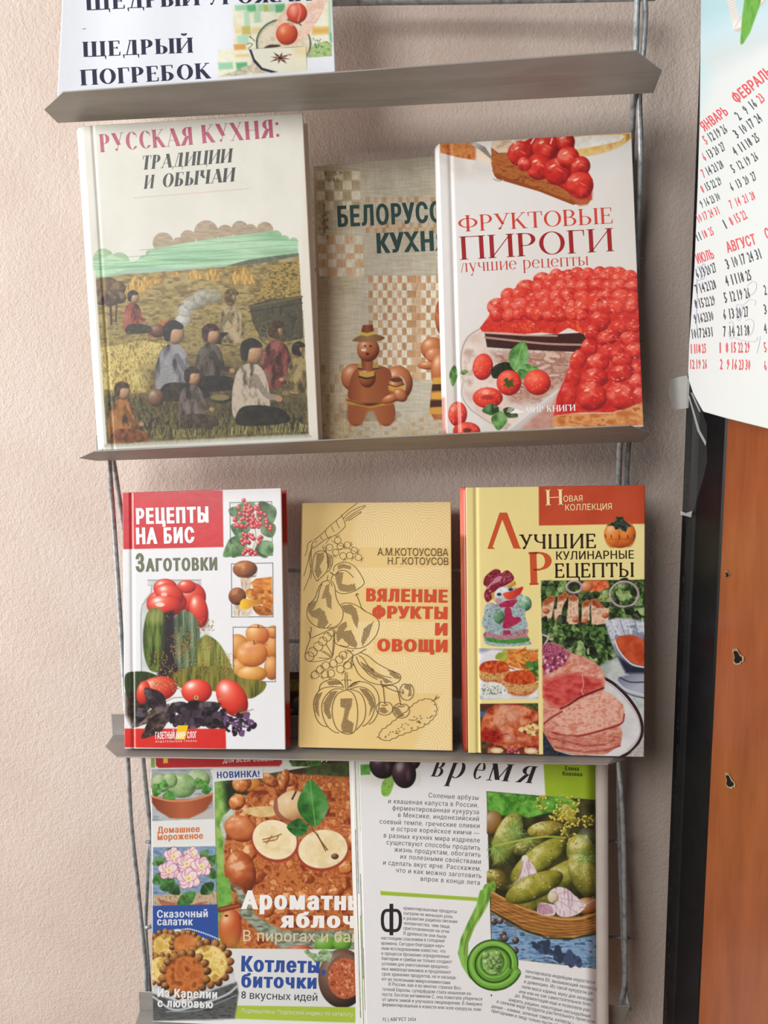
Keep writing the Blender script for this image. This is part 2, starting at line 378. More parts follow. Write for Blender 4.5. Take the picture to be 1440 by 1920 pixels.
        for t in (.25,.45,.65):
            for sg in (1, -1): s.li([x0+dx*t, y0+dy*t, x0+dx*(t+.2)+nx*w*.7*sg*(1.1-t*.6), y0+dy*(t+.2)+ny*w*.7*sg*(1.1-t*.6)], .8, v, al=.5)
    # ---- lettering laid on the surface
    def tri(s, P, F, col):          # P in T coordinates
        P = np.asarray(P, float)/s.k + (s.ox, s.oy); L = s.loc(P[:, 0], P[:, 1]); s.lay += 1
        L[:, 1] -= 0.00010 + 0.0000004*s.lay
        s.tV.append(L); s.tF.append(np.asarray(F) + s.nt); s.tC.append(np.tile(lin(hx(col)), (len(L), 1))); s.nt += len(L)
    def tx(s, text, x0, y0, x1, y1, h, col, b=0.0, sh=0.0, f=None, res=2, sp=0.0):
        Vs = []; Fs = []; x = 0.0; n = 0
        for i, ch in enumerate(text):
            if f is None: V, F, adv = glyph(ch, b, res); cap = 0.728
            elif ch == ' ': V, F, adv = np.zeros((0, 2)), np.zeros((0, 3), int), 0.35; cap = 1.0
            else: V, F, adv = serif(ch, *f); cap = 1.0
            if len(V):
                V = V + (x, 0); Vs.append(V); Fs.append(F + n); n += len(V)
            x += adv + sp + (0 if f is None else .05) + (2.7*b if f is None else 0)
        V = np.vstack(Vs); F = np.vstack(Fs); a, e = V[:, 0].min(), V[:, 0].max()
        U = np.array([x1-x0, y1-y0], float); W = np.array([U[1], -U[0]]); W /= np.linalg.norm(W)
        q = (V[:, 0]-a)/(e-a); z = V[:, 1]/cap*h
        un = U/np.linalg.norm(U)
        P = np.array([x0, y0]) + q[:, None]*U + z[:, None]*W + (z*sh)[:, None]*un
        s.tri(P, F, col)
    def build(s, name, mat, parent, skirt=0.0, curved=False):
        nv, nu = s.C.shape[:2]; idx = np.arange(nv*nu).reshape(nv, nu)
        F = np.stack([idx[:-1, :-1], idx[1:, :-1], idx[1:, 1:], idx[:-1, 1:]], -1).reshape(-1, 4)
        F = np.vstack([F[:, [0, 1, 2]], F[:, [0, 2, 3]]])
        V = s.L.reshape(-1, 3); C = lin(np.clip(s.C.reshape(-1, 3), 0, 255))
        if skirt:                   # rounded edge going back, and a rear face: the sheet's own thickness
            ring = np.concatenate([idx[0, :-1], idx[:-1, -1], idx[-1, :0:-1], idx[:0:-1, 0]]); k = len(ring)
            prev = ring; cen = V.mean(0); base = V[ring]
            for q, (o, d) in enumerate(((0.00025, 0.0002), (0.00035, 0.0006), (0.00035, skirt*.8), (0.0002, skirt))):
                B = base.copy(); dv = base-cen
                B[:, 0] += np.where(np.isin(ring, idx[:, -1]), o, 0) - np.where(np.isin(ring, idx[:, 0]), o, 0)
                B[:, 2] += np.where(np.isin(ring, idx[0]), o, 0) - np.where(np.isin(ring, idx[-1]), o, 0)
                B[:, 1] += d; n0 = len(V); V = np.vstack([V, B]); C = np.vstack([C, C[ring]])
                cur = n0+np.arange(k); p2 = np.roll(prev, -1); c2 = np.roll(cur, -1)
                F = np.vstack([F, np.stack([prev, p2, c2], 1), np.stack([prev, c2, cur], 1)]); prev = cur
            if curved:
                n0 = len(V); V = np.vstack([V, V[:nv*nu]+(0, skirt, 0)]); C = np.vstack([C, C[:nv*nu]*0+lin(hx('dcdcd8'))]); G = np.stack([idx[:-1, :-1], idx[:-1, 1:], idx[1:, 1:], idx[1:, :-1]], -1).reshape(-1, 4)+n0
                F = np.vstack([F, G[:, [0, 1, 2]], G[:, [0, 2, 3]]])
            else:
             n0 = len(V); V = np.vstack([V, V[prev].mean(0)[None]]); C = np.vstack([C, C[prev].mean(0)[None]])
             F = np.vstack([F, np.stack([prev, np.roll(prev, -1), np.full(k, n0)], 1)])
        if s.tV:
            n0 = len(V); V = np.vstack([V]+s.tV); C = np.vstack([C]+s.tC); F = np.vstack([F, np.vstack(s.tF)+n0])
        return mesh_obj(name, V, F, mat, parent, False, C)
def frame(x, y, z, rot=0, lean=0, yaw=0):
    r, L, w = (math.radians(q) for q in (rot, lean, yaw))
    ex = np.array([math.cos(r)*math.cos(w), math.sin(w), -math.sin(r)]); ex /= np.linalg.norm(ex)
    v = np.cos(L)*np.array([math.sin(r), 0, math.cos(r)]) + math.sin(L)*np.array([0, 1, 0]); v -= ex*(v@ex); v /= np.linalg.norm(v)
    bk = np.cross(v, ex)
    M = np.eye(4); M[:3, 0] = ex; M[:3, 1] = bk; M[:3, 2] = v; M[:3, 3] = (x, y, z); return M
STEP = 1.05
# ------------------------------------------------------------------ the setting
WALL_Y = 0.084
def plaster():
    m, t, b = nodes('plaster')
    n, r, s = noise_mix(t, 'cebcb0', 'd9cac0', 9, lo=0.3, hi=0.7)
    t.links.new(r.outputs[0], b.inputs['Base Color']); b.inputs['Roughness'].default_value = 0.75
    b.inputs['Specular IOR Level'].default_value = 0.35
    a = t.nodes.new('ShaderNodeTexNoise'); a.inputs['Scale'].default_value = 520; a.inputs['Detail'].default_value = 3; a.inputs['Roughness'].default_value = .55
    c = t.nodes.new('ShaderNodeTexNoise'); c.inputs['Scale'].default_value = 210; c.inputs['Detail'].default_value = 4
    for k in (a, c): t.links.new(s, k.inputs['Vector'])
    q = t.nodes.new('ShaderNodeValToRGB'); q.color_ramp.elements[0].position = .3; q.color_ramp.elements[1].position = .75
    t.links.new(a.outputs['Fac'], q.inputs[0])
    ad = t.nodes.new('ShaderNodeMath'); ad.operation = 'MULTIPLY_ADD'; ad.inputs[1].default_value = .45
    t.links.new(q.outputs[0], ad.inputs[0]); t.links.new(c.outputs['Fac'], ad.inputs[2])
    bump(t, b, ad.outputs[0], 0.6, 0.0010); return m
b_ = MB(); b_.box((-2.6, WALL_Y, -1.4), (1.6, WALL_Y+.12, 1.5)); tag(b_.obj('wall_back', plaster()), kind='structure')
m_floor = mat_simple('floor_boards', '8a6a4c', 'a07c58', 6, 0.5, vec=(1, 12, 1))
b_ = MB(); b_.box((-2.6, -2.6, -1.45), (1.6, WALL_Y, -1.4)); tag(b_.obj('floor', m_floor), kind='structure')
# ------------------------------------------------------------------ wooden cabinet on the right
CA = math.radians(10.0); CEX = np.array([math.sin(CA), -math.cos(CA), 0]); CBK = np.array([math.cos(CA), math.sin(CA), 0])
CP0 = ray((1268, 1100), 0.012)
CM = np.eye(4); CM[:3, 0] = CEX; CM[:3, 1] = CBK; CM[:3, 2] = (0, 0, 1); CM[:3, 3] = (CP0[0], CP0[1], 0)
m, t, b = nodes('orange_veneer'); m_wood = m
n1, r1, s1 = noise_mix(t, '6c3212', '9c562a', 6, vec=(7, 7, 1.6), detail=8, lo=.25, hi=.75)
n2, r2, s2 = noise_mix(t, '783816', '864620', 300, vec=(1, 1, .12), detail=3, lo=.3, hi=.7)
mx = t.nodes.new('ShaderNodeMixRGB'); mx.inputs[0].default_value = .45
t.links.new(r1.outputs[0], mx.inputs[1]); t.links.new(r2.outputs[0], mx.inputs[2]); t.links.new(mx.outputs[0], b.inputs['Base Color'])
b.inputs['Roughness'].default_value = .38; b.inputs['Coat Weight'].default_value = .25; b.inputs['Coat Roughness'].default_value = .25
m_black = mat_simple('black_lacquer', '050608', '0c0d10', 60, .38, bmp=.1, spec=.22)
m_scuff = mat_simple('scuffed_edge', '48484a', 'b4b2ae', 150, .6, lo=.4, hi=.75)
m_bare = mat_simple('bare_chipboard', '6e5638', 'a08c66', 300, .8)
cab = empty('wooden_cabinet', Matrix(CM), 'orange brown wooden cabinet side with wide black edge strip, right of the book rack', 'cabinet')
CH0, CH1 = -1.4, 0.62
b_ = MB(); b_.box((.066, .0, CH0), (.46, .34, CH1)); b_.obj('side_panel', m_wood, cab)
# edge strip: profile in (s, back) with a rounded ridge, run along the height
prof = [(.0, .006), (.0005, .003), (.003, .0012), (.016, -.0008), (.019, -.0034), (.0215, -.0046), (.0245, -.0042), (.0265, -.0022), (.029, -.0012), (.0645, -.0012), (.066, .0), (.066, .02), (.0, .34), (-.0002, .02)]
V = [(s, y, z) for z in (CH0, CH1) for s, y in prof]; k = len(prof)
edge = mesh_obj('edge_strip', V, [(i, (i+1) % k, (i+1) % k+k, i+k) for i in range(k)] + [tuple(range(k-1, -1, -1)), tuple(range(k, 2*k))], m_black, cab)
R = np.random.RandomState(5)
b_ = MB()
for i in range(210):                # worn flecks along the strip's ridge
    z = R.uniform(-.66, -.06); s = .0165 + R.normal(0, .0012); L = R.uniform(.001, .006); wd_ = R.uniform(.0004, .0018); y = -.0012-max(0, s-.016)*.85
    b_.add([(s, y-.0002, z), (s+wd_, y-.0006-wd_*.8, z+L*.4), (s+wd_*.6, y-.0005-wd_*.5, z+L), (s-wd_*.3, y-.0001, z+L*.7)], [(0, 1, 2, 3)])
tag(b_.obj('worn_fleck', m_scuff, cab), kind='stuff')
def on_cab(px, off=0.0):
    d = FW + RT*(px[0]-720)/FPX - UP*(px[1]-960)/FPX; nrm = CBK; P = np.array([CP0[0], CP0[1], 0]) + CBK*off
    return CAM + d*(((P-CAM)@nrm)/(d@nrm))
def cab_loc(px, off=0.0):
    P = on_cab(px, off) - np.array([CP0[0], CP0[1], 0]); return np.array([P@CEX, off, P[2]])
for px, w_, h_ in (((1384, 1232), .0052, .0115), ((1369, 1465), .0050, .0105), ((1365, 1077), .002, .005)):
    c = cab_loc(px); b_ = MB(); n = 14; V = [(c[0], -.0004, c[2])]
    for i in range(n):
        q = 2*math.pi*i/n; rr = 1+.25*math.sin(3*q+1)+.15*math.sin(5*q); V.append((c[0]+w_*rr*math.cos(q)*1.3, -.0005, c[2]+h_*.5*rr*math.sin(q)))
    b_.add(V, [(0, 1+i, 1+(i+1) % n) for i in range(n)])
    V2 = [(c[0]+(v[0]-c[0])*.72, -.0007, c[2]-.0003+(v[2]-c[2])*.72) for v in V]
    o = b_.obj('chipped_spot', m_bare, cab)
    b_ = MB(); b_.add(V2, [(0, 1+i, 1+(i+1) % n) for i in range(n)]); b_.obj('chip_core', m_black, o)
# ------------------------------------------------------------------ wire book rack
m_steel = mat_simple('dull_grey_sheet_steel', '94918c', 'a4a19b', 30, .5, .25, .06, vec=(.6, 3, 3), lo=.3, hi=.7)
m_wire = mat_simple('galvanised_wire', '7c8488', 'b4babc', 160, .4, .3, .3, lo=.3, hi=.55, dist=.001)
rack = empty('book_rack', Matrix.Translation((-.09, .02, -.6)), 'grey wire rack of pointed sheet metal ledges against pink plaster wall', 'rack')
RI = rack.matrix_world.inverted()
def rackobj(b, name, mat, parent=rack, smooth=False):
    o = b.obj(name, mat, None, smooth)
    o.data.transform(RI if parent is rack else RI @ Matrix.Identity(4)); o.parent = parent; return o
YB = 0.024
def back(pf, px):
    P = ray(px, YB); P[2] = pf[2] - .003; return P
SH = []
fl, fr = ray((117, 171), -.0195), ray((1192, 92.5), -.0195)
SH.append([fl, fr, ray((1241, 131), 0), ray((1225, 172), .0195), ray((108, 228.5), .0195), ray((82, 203), 0)])
fl, fr = ray((174, 845), -.0195), ray((1180, 796), -.0195)
SH.append([fl, fr, ray((1218.6, 811), 0), ray((1205, 826), .0265), ray((182.5, 862), .0265), ray((148, 857), 0)])
fl, fr = ray((218, 1418.5), -.0195), ray((1140, 1432.5), -.0195)
S3 = [fl, fr, ray((1172, 1423), 0), back(fr, (1180, 1405)), back(fl, (212, 1385)), ray((197, 1400), 0)]
SH.append(S3)
bl = ray((262, 1893), YB); D4 = bl - S3[4]; D4[1] = 0
SH.append([p + D4 for p in S3])
def plate_z(j, x, y):               # top of ledge j
    P = SH[j]; n = np.cross(P[1]-P[0], P[4]-P[0]); return P[0][2] - (n[0]*(x-P[0][0]) + n[1]*(y-P[0][1]))/n[2]
for j, P in enumerate(SH):
    e = P[1]-P[0]; n = np.cross(e, P[4]-P[0]); n /= np.linalg.norm(n); n = -n if n[2] > 0 else n
    b_ = MB(); b_.plate(P, n, .0011); sh = rackobj(b_, 'shelf', m_steel); bevel(sh, .0004, 2)
    BL, BR = P[4], P[3]; u = np.array([0, 0, 1.0]); hgt = .021
    b_ = MB(); b_.plate([BL+(0, -.0006, 0), BR+(0, -.0006, 0), (BR+u*hgt+(-.004, -.0006, 0) if j < 3 else ray((1183, 1886), YB-.0006)), BL+u*hgt+(.001, -.0006, 0)], (0, 1, 0), .0009)
    fo = rackobj(b_, 'rear_flange', m_steel, rack); fo.parent = sh; bevel(fo, .0003, 1)
def rod(pp, r=.00215, name='rod'):
    b_ = MB(); b_.tube(smooth_path([ray(p[:2], p[2]) for p in pp], 6), r, 12); return rackobj(b_, name, m_wire, smooth=True)
rod([(196, 700, .028), (205, 865, .030), (212, 960, .045), (221, 1090, .048), (229, 1220, .045), (236, 1340, .031), (240, 1395, .029)])
rod([(198, 780, .034), (213, 866, .042), (223, 930, .056), (233, 1000, .067), (244, 1080, .067), (256, 1200, .064), (262, 1330, .046), (268, 1420, .040), (276, 1500, .042), (284, 1577, .044), (288, 1700, .04), (290, 1800, .034), (292, 1890, .029)])
rod([(238, 1400, .029), (241, 1450, .030), (246, 1545, .033), (257, 1650, .033), (266, 1740, .032), (273, 1810, .030), (275, 1885, .029)])
rod([(288, 1572, .047), (279, 1590, .046), (276, 1660, .044), (273, 1735, .043), (277, 1800, .040), (283, 1890, .032)], .0019)
rod([(1197, -60, .036), (1195, 0, .036), (1193, 45, .034), (1192, 95, .030), (1188, 175, .034), (1186, 230, .050), (1184, 300, .063), (1180, 560, .052), (1171, 800, .031), (1163, 830, .030), (1160, 906, .052), (1155, 1100, .053), (1158, 1300, .046), (1160, 1425, .034), (1165, 1490, .036), (1169, 1580, .038), (1171, 1700, .038), (1172, 1800, .035), (1170, 1850, .033), (1160, 1895, .029)], .0023)
rod([(1209, -60, .04), (1209, 0, .04), (1210, 32, .038), (1206, 95, .034), (1199, 178, .036), (1201, 260, .045), (1200, 340, .05), (1196, 440, .054), (1192, 560, .054), (1184, 760, .038), (1179, 830, .036), (1175, 906, .055), (1172, 1100, .056), (1168, 1300, .05), (1160, 1440, .05), (1161, 1560, .053), (1166, 1700, .046), (1172, 1840, .038), (1180, 1895, .029)], .0021)
rod([(150, 30, .05), (300, 20, .055), (620, 4, .058), (900, 0, .058), (1200, -6, .05), (1215, -8, .042)], .0030, 'crossbar')
for y0, y1, x0, x1 in ((517, 490, 190, 1180), (668, 640, 200, 1180), (1069, 1071, 250, 1158), (1201, 1204, 258, 1158), (1577, 1579, 292, 1166), (1737, 1757, 290, 1170)):
    rod([(x0, y0, .0635), (x0+60, y0+(y1-y0)*.06, .0655), (x1-60, y1, .0655), (x1, y1, .06 if y0 < 1500 else .045)], .0018, 'crossbar')
for px in ((281, 1576), (279, 1736)):
    b_ = MB(); c = ray(px, .040); b_.tube([c+(-.003, -.001, -.0006), c+(0, -.0026, 0), c+(.003, -.001, .0006)], .0017, 8); rackobj(b_, 'weld_bead', m_wire, smooth=True)
# ------------------------------------------------------------------ the books
m_pages = mat_pages('paper_page_edges', 'b8ad98', 'f0e9da')
m_pages_w = mat_pages('white_page_edges', 'c9c8c4', 'f4f3ef')
m_gloss = mat_print('gloss_laminated_print', .34, .25)
m_satin = mat_print('satin_print', .5, .05)
m_cloth = mat_print('worn_print', .7, 0, .3)
m_paper = mat_print('paper_print', .6, 0, .3)
FIT = {  # bottom left corner for base depth 0.005, in-plane turn, lean, yaw, width, height
 'rus': (-.284, -.060, -.68, 7.1, 2.8, .176, .259, 1), 'pir': (-.004, -.054, -.28, 13.8, 1.1, .151, .233, 1),
 'zag': (-.293, -.325, -.43, 13.0, -.3, .144, .226, 2), 'kot': (-.136, -.322, .67, 17.0, -.2, .131, .212, 2), 'luch': (.009, -.326, .42, 8.1, -.7, .145, .225, 2)}
PX = {'rus': [[155,231],[566,207],[195,843],[597,825.5]], 'pir': [[823,270],[1183.5,249],[838,813],[1206,799]],
 'zag': [[230.5,924],[526,916],[234,1403],[535,1405]], 'kot': [[569,943],[844,942.5],[562,1400],[849,1407.5]],
 'luch': [[873,913.6],[1209,911.7],[880,1411],[1207,1419]], 'bel': [[590,312],[842,288],[604.5,824],[860,812]]}
def pose(key, fit=None, th=.0):
    x, z, rot, lean, yaw, w, h, j = fit or FIT[key]; c = np.array(PX[key])
    p = np.array([x, z, math.radians(rot), math.radians(lean), w, h, math.radians(yaw)])
    def corners(p):
        M = frame(p[0], .005, p[1], *(math.degrees(q) for q in (p[2], p[3], p[6])))
        return np.stack(proj(np.array([M[:3, 3]+M[:3, 0]*a*p[4]+M[:3, 2]*b*p[5] for a, b in ((0, 1), (1, 1), (0, 0), (1, 0))])), -1)
    r = lambda p: np.concatenate([(corners(p)-c).ravel(), [60*(p[3]-math.radians(lean)), 60*(p[6]-math.radians(yaw))]])
    for _ in range(25):
        q = r(p); J = np.array([(r(p+1e-6*np.eye(7)[k])-q)/1e-6 for k in range(7)]).T
        p = p - np.linalg.solve(J.T@J+1e-6*np.eye(7), J.T@q)
    M0 = frame(p[0], .005, p[1], *(math.degrees(q) for q in (p[2], p[3], p[6])))
    best = None
    for k in np.linspace(.94, 1.04, 2001):      # slide along the line of sight until it stands on its ledge
        o = CAM + (M0[:3, 3]-CAM)*k; e = M0[:3, 0]*p[4]*k
        f = M0[:3, 1]*th
        g = max(plate_z(j, q[0], q[1])-q[2] for q in (o, o+e, o+f, o+e+f)) + (.0004 if j == 1 else .0012)
        if best is None or abs(g) < best[0]: best = (abs(g), k, o)
    M = M0.copy(); M[:3, 3] = best[2]; return M, p[4]*best[1], p[5]*best[1]
def groove(u0, d=.0009, s=.0016): return lambda u, v: d*np.exp(-((u-u0)/s)**2)
def spine_part(parent, h, th, prof, cols, mat):
    k = len(prof); vs = np.linspace(0, h, 60); V = [(x, y, z) for z in vs for x, y in prof]
    C = np.array([lin(hx(cols(z/h))) for z in vs for _ in prof])
    F = [(i*k+j, i*k+j+1, (i+1)*k+j+1, (i+1)*k+j) for i in range(len(vs)-1) for j in range(k-1)]
    o = mesh_obj('spine', V, F, mat, parent, True, C); sd = o.modifiers.new('board', 'SOLIDIFY'); sd.thickness = .0008; sd.offset = 0; return o
def book(key, name, label, group, th, art, mat, gr=None, hard=True, spine=None, scols=None, pages=None, over=.003, step=None, backcols=None, fit=None):
    M, w, h = pose(key, fit, th if key in ('zag', 'kot', 'luch') else 0)
    if key == 'rus': h -= .0022
    root = empty(name, Matrix(M), label, 'book', group)
    s = Surf(M, gr); s.grid(w, h, step or STEP); art(s); bd = .0024 if hard else .0006
    s.build('front_cover', mat, root, bd)
    b_ = MB(); o_ = over if hard else .0003
    b_.box((.002 if hard else .0004, bd+.0002, o_), (w-o_, th-bd-.0002, h-o_)); b_.obj('page_block', pages or m_pages, root)
    k = 40; V = []; C = []
    for z in np.linspace(0, h, k):
        for x, y in ((0, th-bd), (w+(.0015 if hard else 0), th-bd), (w+(.0015 if hard else 0), th), (0, th)): V.append((x, y, z)); C.append(lin(hx((backcols or scols)(z/h))))
    F = [(i*4+j, i*4+(j+1) % 4, (i+1)*4+(j+1) % 4, (i+1)*4+j) for i in range(k-1) for j in range(4)] + [(3, 2, 1, 0), (k*4-4, k*4-3, k*4-2, k*4-1)]
    mesh_obj('back_cover', V, F, mat, root, False, np.array(C))
    n = 9; r = spine if spine is not None else .002
    prof = [(-r*math.sin(math.pi*i/(n-1)), th*i/(n-1)) for i in range(n)]; prof[0] = (.0003, .0006); prof[-1] = (.0003, th-.0004)
    spine_part(root, h, th, prof, scols, mat)
    return root, s
# ------------------------------------------------------------------ printed pictures and lettering
def person_blob(s, x, y, k, shirt, hair, legs, face=1, seed=1):       # a small printed seated figure
    s.po([x-30*k, y+95*k, x-38*k, y+50*k, x-28*k, y, x, y-18*k, x+26*k, y, x+38*k, y+55*k, x+30*k, y+95*k], s.mo([np.array(hx(shirt))*.4, shirt, np.array(hx(shirt))*.8+40], 14*k, 34*k, seed=seed), sm=1)
    s.po([x-30*k, y+88*k, x-10*k, y+68*k, x+55*k*face, y+72*k, x+78*k*face, y+98*k, x+20*k, y+108*k, x-25*k, y+106*k], s.mo([np.array(hx(legs))*.5, legs], 12*k, seed=seed+1), sm=1)
    s.ba(x+5*k*face, y-38*k, 19*k, 23*k, 'a8805c', dk='5a4030', sp=0)
    s.po([x-20*k, y-28*k, x-20*k, y-56*k, x, y-68*k, x+20*k, y-58*k, x+20*k, y-48*k, x-2*k*face, y-46*k, x-8*k*face, y-22*k], s.mo([np.array(hx(hair))*.5, hair], 8*k, seed=seed+2), sm=1)
    s.li([x+8*k*face, y+10*k, x+30*k*face, y+45*k, x+52*k*face, y+52*k], 12*k, np.array(hx(shirt))*.75, sm=1)
    s.el(x+56*k*face, y+54*k, 7*k, 6*k, 'a8805c')
def art_rus(s):
    s.C[:] = s.mo(['d2d2c6', 'dedfd5'], 160, seed=4)(s.X, s.Y)
    s.T(120, 200, 2.88)
    s.re(1287, 0, 1420, 2200, 'dcd8cc', soft=3)
    for x, y, r in ((535,735,56),(617,738,32),(670,708,42),(768,680,66),(870,682,44),(950,662,46),(1006,672,38),(1085,668,46)): s.el(x, y, r, r, s.mo(['9d8b74', 'b3a48c'], 30, 8, seed=6))
    gm = s.mo(['7fae88', '9cc8a2', 'b4d6b4', '90b894'], 500, 16, seed=8)
    for x, y, r in ((213,822,56),(300,842,55),(430,828,26),(470,800,30),(1145,700,32),(1190,722,28),(1240,730,24)): s.el(x, y, r, r, s.mo(['8fae88', 'a9c2a0'], 60, 10, seed=9))
    s.po([480,768,800,712,1125,672,1180,700,1215,722,1264,722,1266,830,900,880,330,930,160,945,158,838,250,800,370,838,450,806], gm)
    for i, (a, b) in enumerate(((745,690),(775,716),(800,745),(838,778),(868,800))):
        s.li([480-i*70 if i < 4 else 165, a+(i > 1)*12, 1260 if i > 1 else 1120, b], 3.2, '6f9a78', al=.7)
    s.po([170,935,330,880,600,872,900,855,900,878,330,918], s.mo(['8da89c', '9cb4b0'], 120, 8, seed=3), al=.7)
    s.po([880,858,1000,826,1140,806,1267,790,1268,840,1000,870], s.mo(['4c5848', '68705c'], 14, 7, seed=3))
    s.po([164,928,330,905,600,886,900,862,1060,846,1268,806,1323,1766,228,1820], s.mo(['6c5c38', '877442', '9c8a54', 'a89868'], 34, 12, seed=11))
    R = np.random.RandomState(3)
    for x, y, w, h in ((385,960,52,46),(440,945,40,30),(500,930,40,22),(600,905,34,14),(700,905,44,24),(800,900,46,34),(960,905,70,48)):
        s.po([x-w, y+h, x-w*.6, y-h*.2, x, y-h, x+w*.6, y-h*.3, x+w, y+h], s.mo(['8a6c30', 'b8934a', 'd2b066'], 9, 30, seed=int(x)), sm=1)
    s.po([1040,1040,1080,950,1120,880,1170,845,1230,836,1272,850,1276,1110,1080,1130], s.mo(['4a4428', '8a7438', 'b59848', '665a30'], 16, 10, seed=21), sm=0)
    for i in range(60):
        x = R.uniform(1050, 1270); y = R.uniform(880, 1100); s.li([x, y, x+R.uniform(-40, 40), y-R.uniform(2, 22)], 2, ['d2b060', '3a3420', 'a88840'][i % 3], al=.8)
    s.T(120, 520, 2.88)
    # grass bands
    s.po([178,250,700,200,1290,180,1306,420,200,440], s.mo(['5c5230', '867642', 'a09058', '766a40'], 30, 14, seed=14), al=.8)
    s.po([195,380,420,340,560,360,470,520,460,620,210,640], s.mo(['807038', 'c0aa60', 'd8c880', '988848'], 10, 22, seed=15), al=.9)
    s.po([205,620,460,640,700,680,1310,650,1323,846,228,898], s.mo(['28261c', '4a442c', '6e6638', '3a3624'], 12, 26, seed=16), soft=9)
    for i in range(620):                       # engraved grass strokes
        x = R.uniform(200, 1318); y = R.uniform(250, 880-(x-228)*.045); lowr = y > 640
        if not lowr and x > 460 and y > 300: continue
        c = (['1e1c14', '8c8248', 'b0a45c', '2c2a1c'] if lowr else ['6a5c30', 'd8c87c', 'c4b268', '8a7a42'])[i % 4]
        s.li([x, y, x+R.uniform(-14, 14), y-R.uniform(10, 30)], R.uniform(1.4, 2.6), c, al=.85)
    for i in range(90):
        x = R.uniform(440, 1310); s.li([x, 880-(x-228)*.045, x+R.uniform(-12, 16), 850-(x-228)*.045-R.uniform(0, 24)], 2.2, ['c8bc6c', '8c8448', 'dcd088'][i % 3], al=.9)
    # a handcart of hay on the right, smoke of a distant bonfire
    s.po([1000,150,1100,120,1284,100,1292,330,1190,350,1060,320,1020,250], s.mo(['2e2c20', '4c4630', '3c3826'], 16, 40, seed=18))
    s.li([1000,160,1286,104], 10, '5e5436'); s.li([1000,186,1288,138], 5, '24221a')
    for cx, cy, r in ((1115,300,64),):
        for a in range(0, 360, 30): s.li([cx, cy, cx+r*math.cos(math.radians(a)), cy+r*math.sin(math.radians(a))], 4, '6a6044')
        s.li([cx-r, cy, cx-r*.7, cy-r*.7, cx, cy-r, cx+r*.7, cy-r*.7, cx+r, cy, cx+r*.7, cy+r*.7, cx, cy+r, cx-r*.7, cy+r*.7, cx-r, cy], 8, '5a5038', sm=1)
    for x, y, r, c in ((560,300,24,'a4a8a4'),(600,275,30,'b4b8b4'),(640,235,34,'b0b4b4'),(655,180,34,'a8aaa8'),(690,140,40,'98988e'),(750,110,46,'8e8c7e'),(810,100,40,'8a866e')): s.ba(x, y, r*1.2, r, c, sp=0, dk=np.array(hx(c))*.8, nz=.8, al=.85)
    s.po([455,300,520,240,600,230,620,280,560,310,470,325], s.mo(['5c3020', '9a4c30', 'b86a40'], 16, seed=19), sm=1, al=.9)
    s.ba(505, 290, 46, 34, '5a3020', dk='281810', sp=.1)
    # dark horse-like mass at the left edge kept as a bush
    for x, y, r in ((190,60,50),(240,50,56),(290,60,44),(300,110,36),(250,110,50),(200,110,44)): s.ba(x, y, r, r*.9, '54402a', dk='2c2014', lt='7c6440', sp=0, nz=1.2, seed=x)
    s.li([250,120,256,250], 12, '3c2c1c'); s.li([285,120,280,240], 9, '3c2c1c')
    # resting field workers, loosely grouped
    person_blob(s, 372, 160, 1.35, '98483a', '2c2824', '443c2a', 1, 31)
    person_blob(s, 905, 180, 1.75, 'a4926c', '74603a', '342c1e', -1, 37)
    s.po([450,500,620,440,900,430,1180,420,1310,470,1316,700,700,720,470,690], s.mo(['2c261a', '463c28', '5c4e30'], 20, 30, seed=77), soft=22, al=.75)
    person_blob(s, 590, 400, 2.5, '848488', '2a241e', '3c362a', 1, 41)
    person_blob(s, 790, 390, 2.1, '463c34', '50302c', '2c2820', 1, 45)
    person_blob(s, 1150, 380, 2.2, '78362f', '54401f', '8c7a58', -1, 49)
    person_blob(s, 1268, 460, 1.7, '94804c', '241f1a', '84744a', -1, 53)
    person_blob(s, 1010, 510, 2.7, 'b4a692', '332a22', '2c281e', 1, 57)
    person_blob(s, 690, 610, 1.9, '60544c', '44362a', '544838', 1, 61)
    person_blob(s, 312, 690, 1.9, '9c642c', '64492a', '94542c', 1, 65)
    s.ba(845, 655, 60, 26, '3a3220', dk='1c1810', sp=0); s.el(845, 648, 50, 16, '7c7048'); s.ba(495, 650, 46, 48, '6a4a30', dk='2a1c14', sp=.2)
    for i in range(1500):                      # fine engraved hatching over the whole picture
        x = R.uniform(185, 1300); y = R.uniform(90, 830-(x-228)*.04); a = R.uniform(-.9, .1) if y < 600 else R.uniform(-1.9, -1.1); L = R.uniform(8, 22)
        s.li([x, y, x+L*math.cos(a), y+L*math.sin(a)], R.uniform(1.2, 2.2), ['1c1810', '2c2618', '4c4028', 'c4b47c'][i % 4], al=.5)
    s.po([1283,-60,1420,-60,1420,900,1323,850], 'dcd8cc', soft=1); s.po([140,-40,168,-40,232,900,200,910], 'd8d8cc', soft=1)
    s.T(120, 200, 2.88)
    rf = (.21, .022, .045)
    s.tx('РУССКАЯ', 195, 246, 698, 205, 96, 'b4506e', f=rf); s.tx('КУХНЯ:', 745, 198, 1163, 164, 97, 'b4506e', f=rf)
    rg = (.22, .03, .06)
    s.tx('ТРАДИЦИИ', 418, 341, 905, 300, 74, '34393a', f=rg, sh=.2); s.tx('И', 430, 444, 482, 440, 72, '34393a', f=rg, sh=.2)
    s.tx('ОБЫЧАИ', 530, 437, 920, 403, 74, '34393a', f=rg, sh=.2)
    s.li([378,493,998,443], 2.5, 'c8a494')
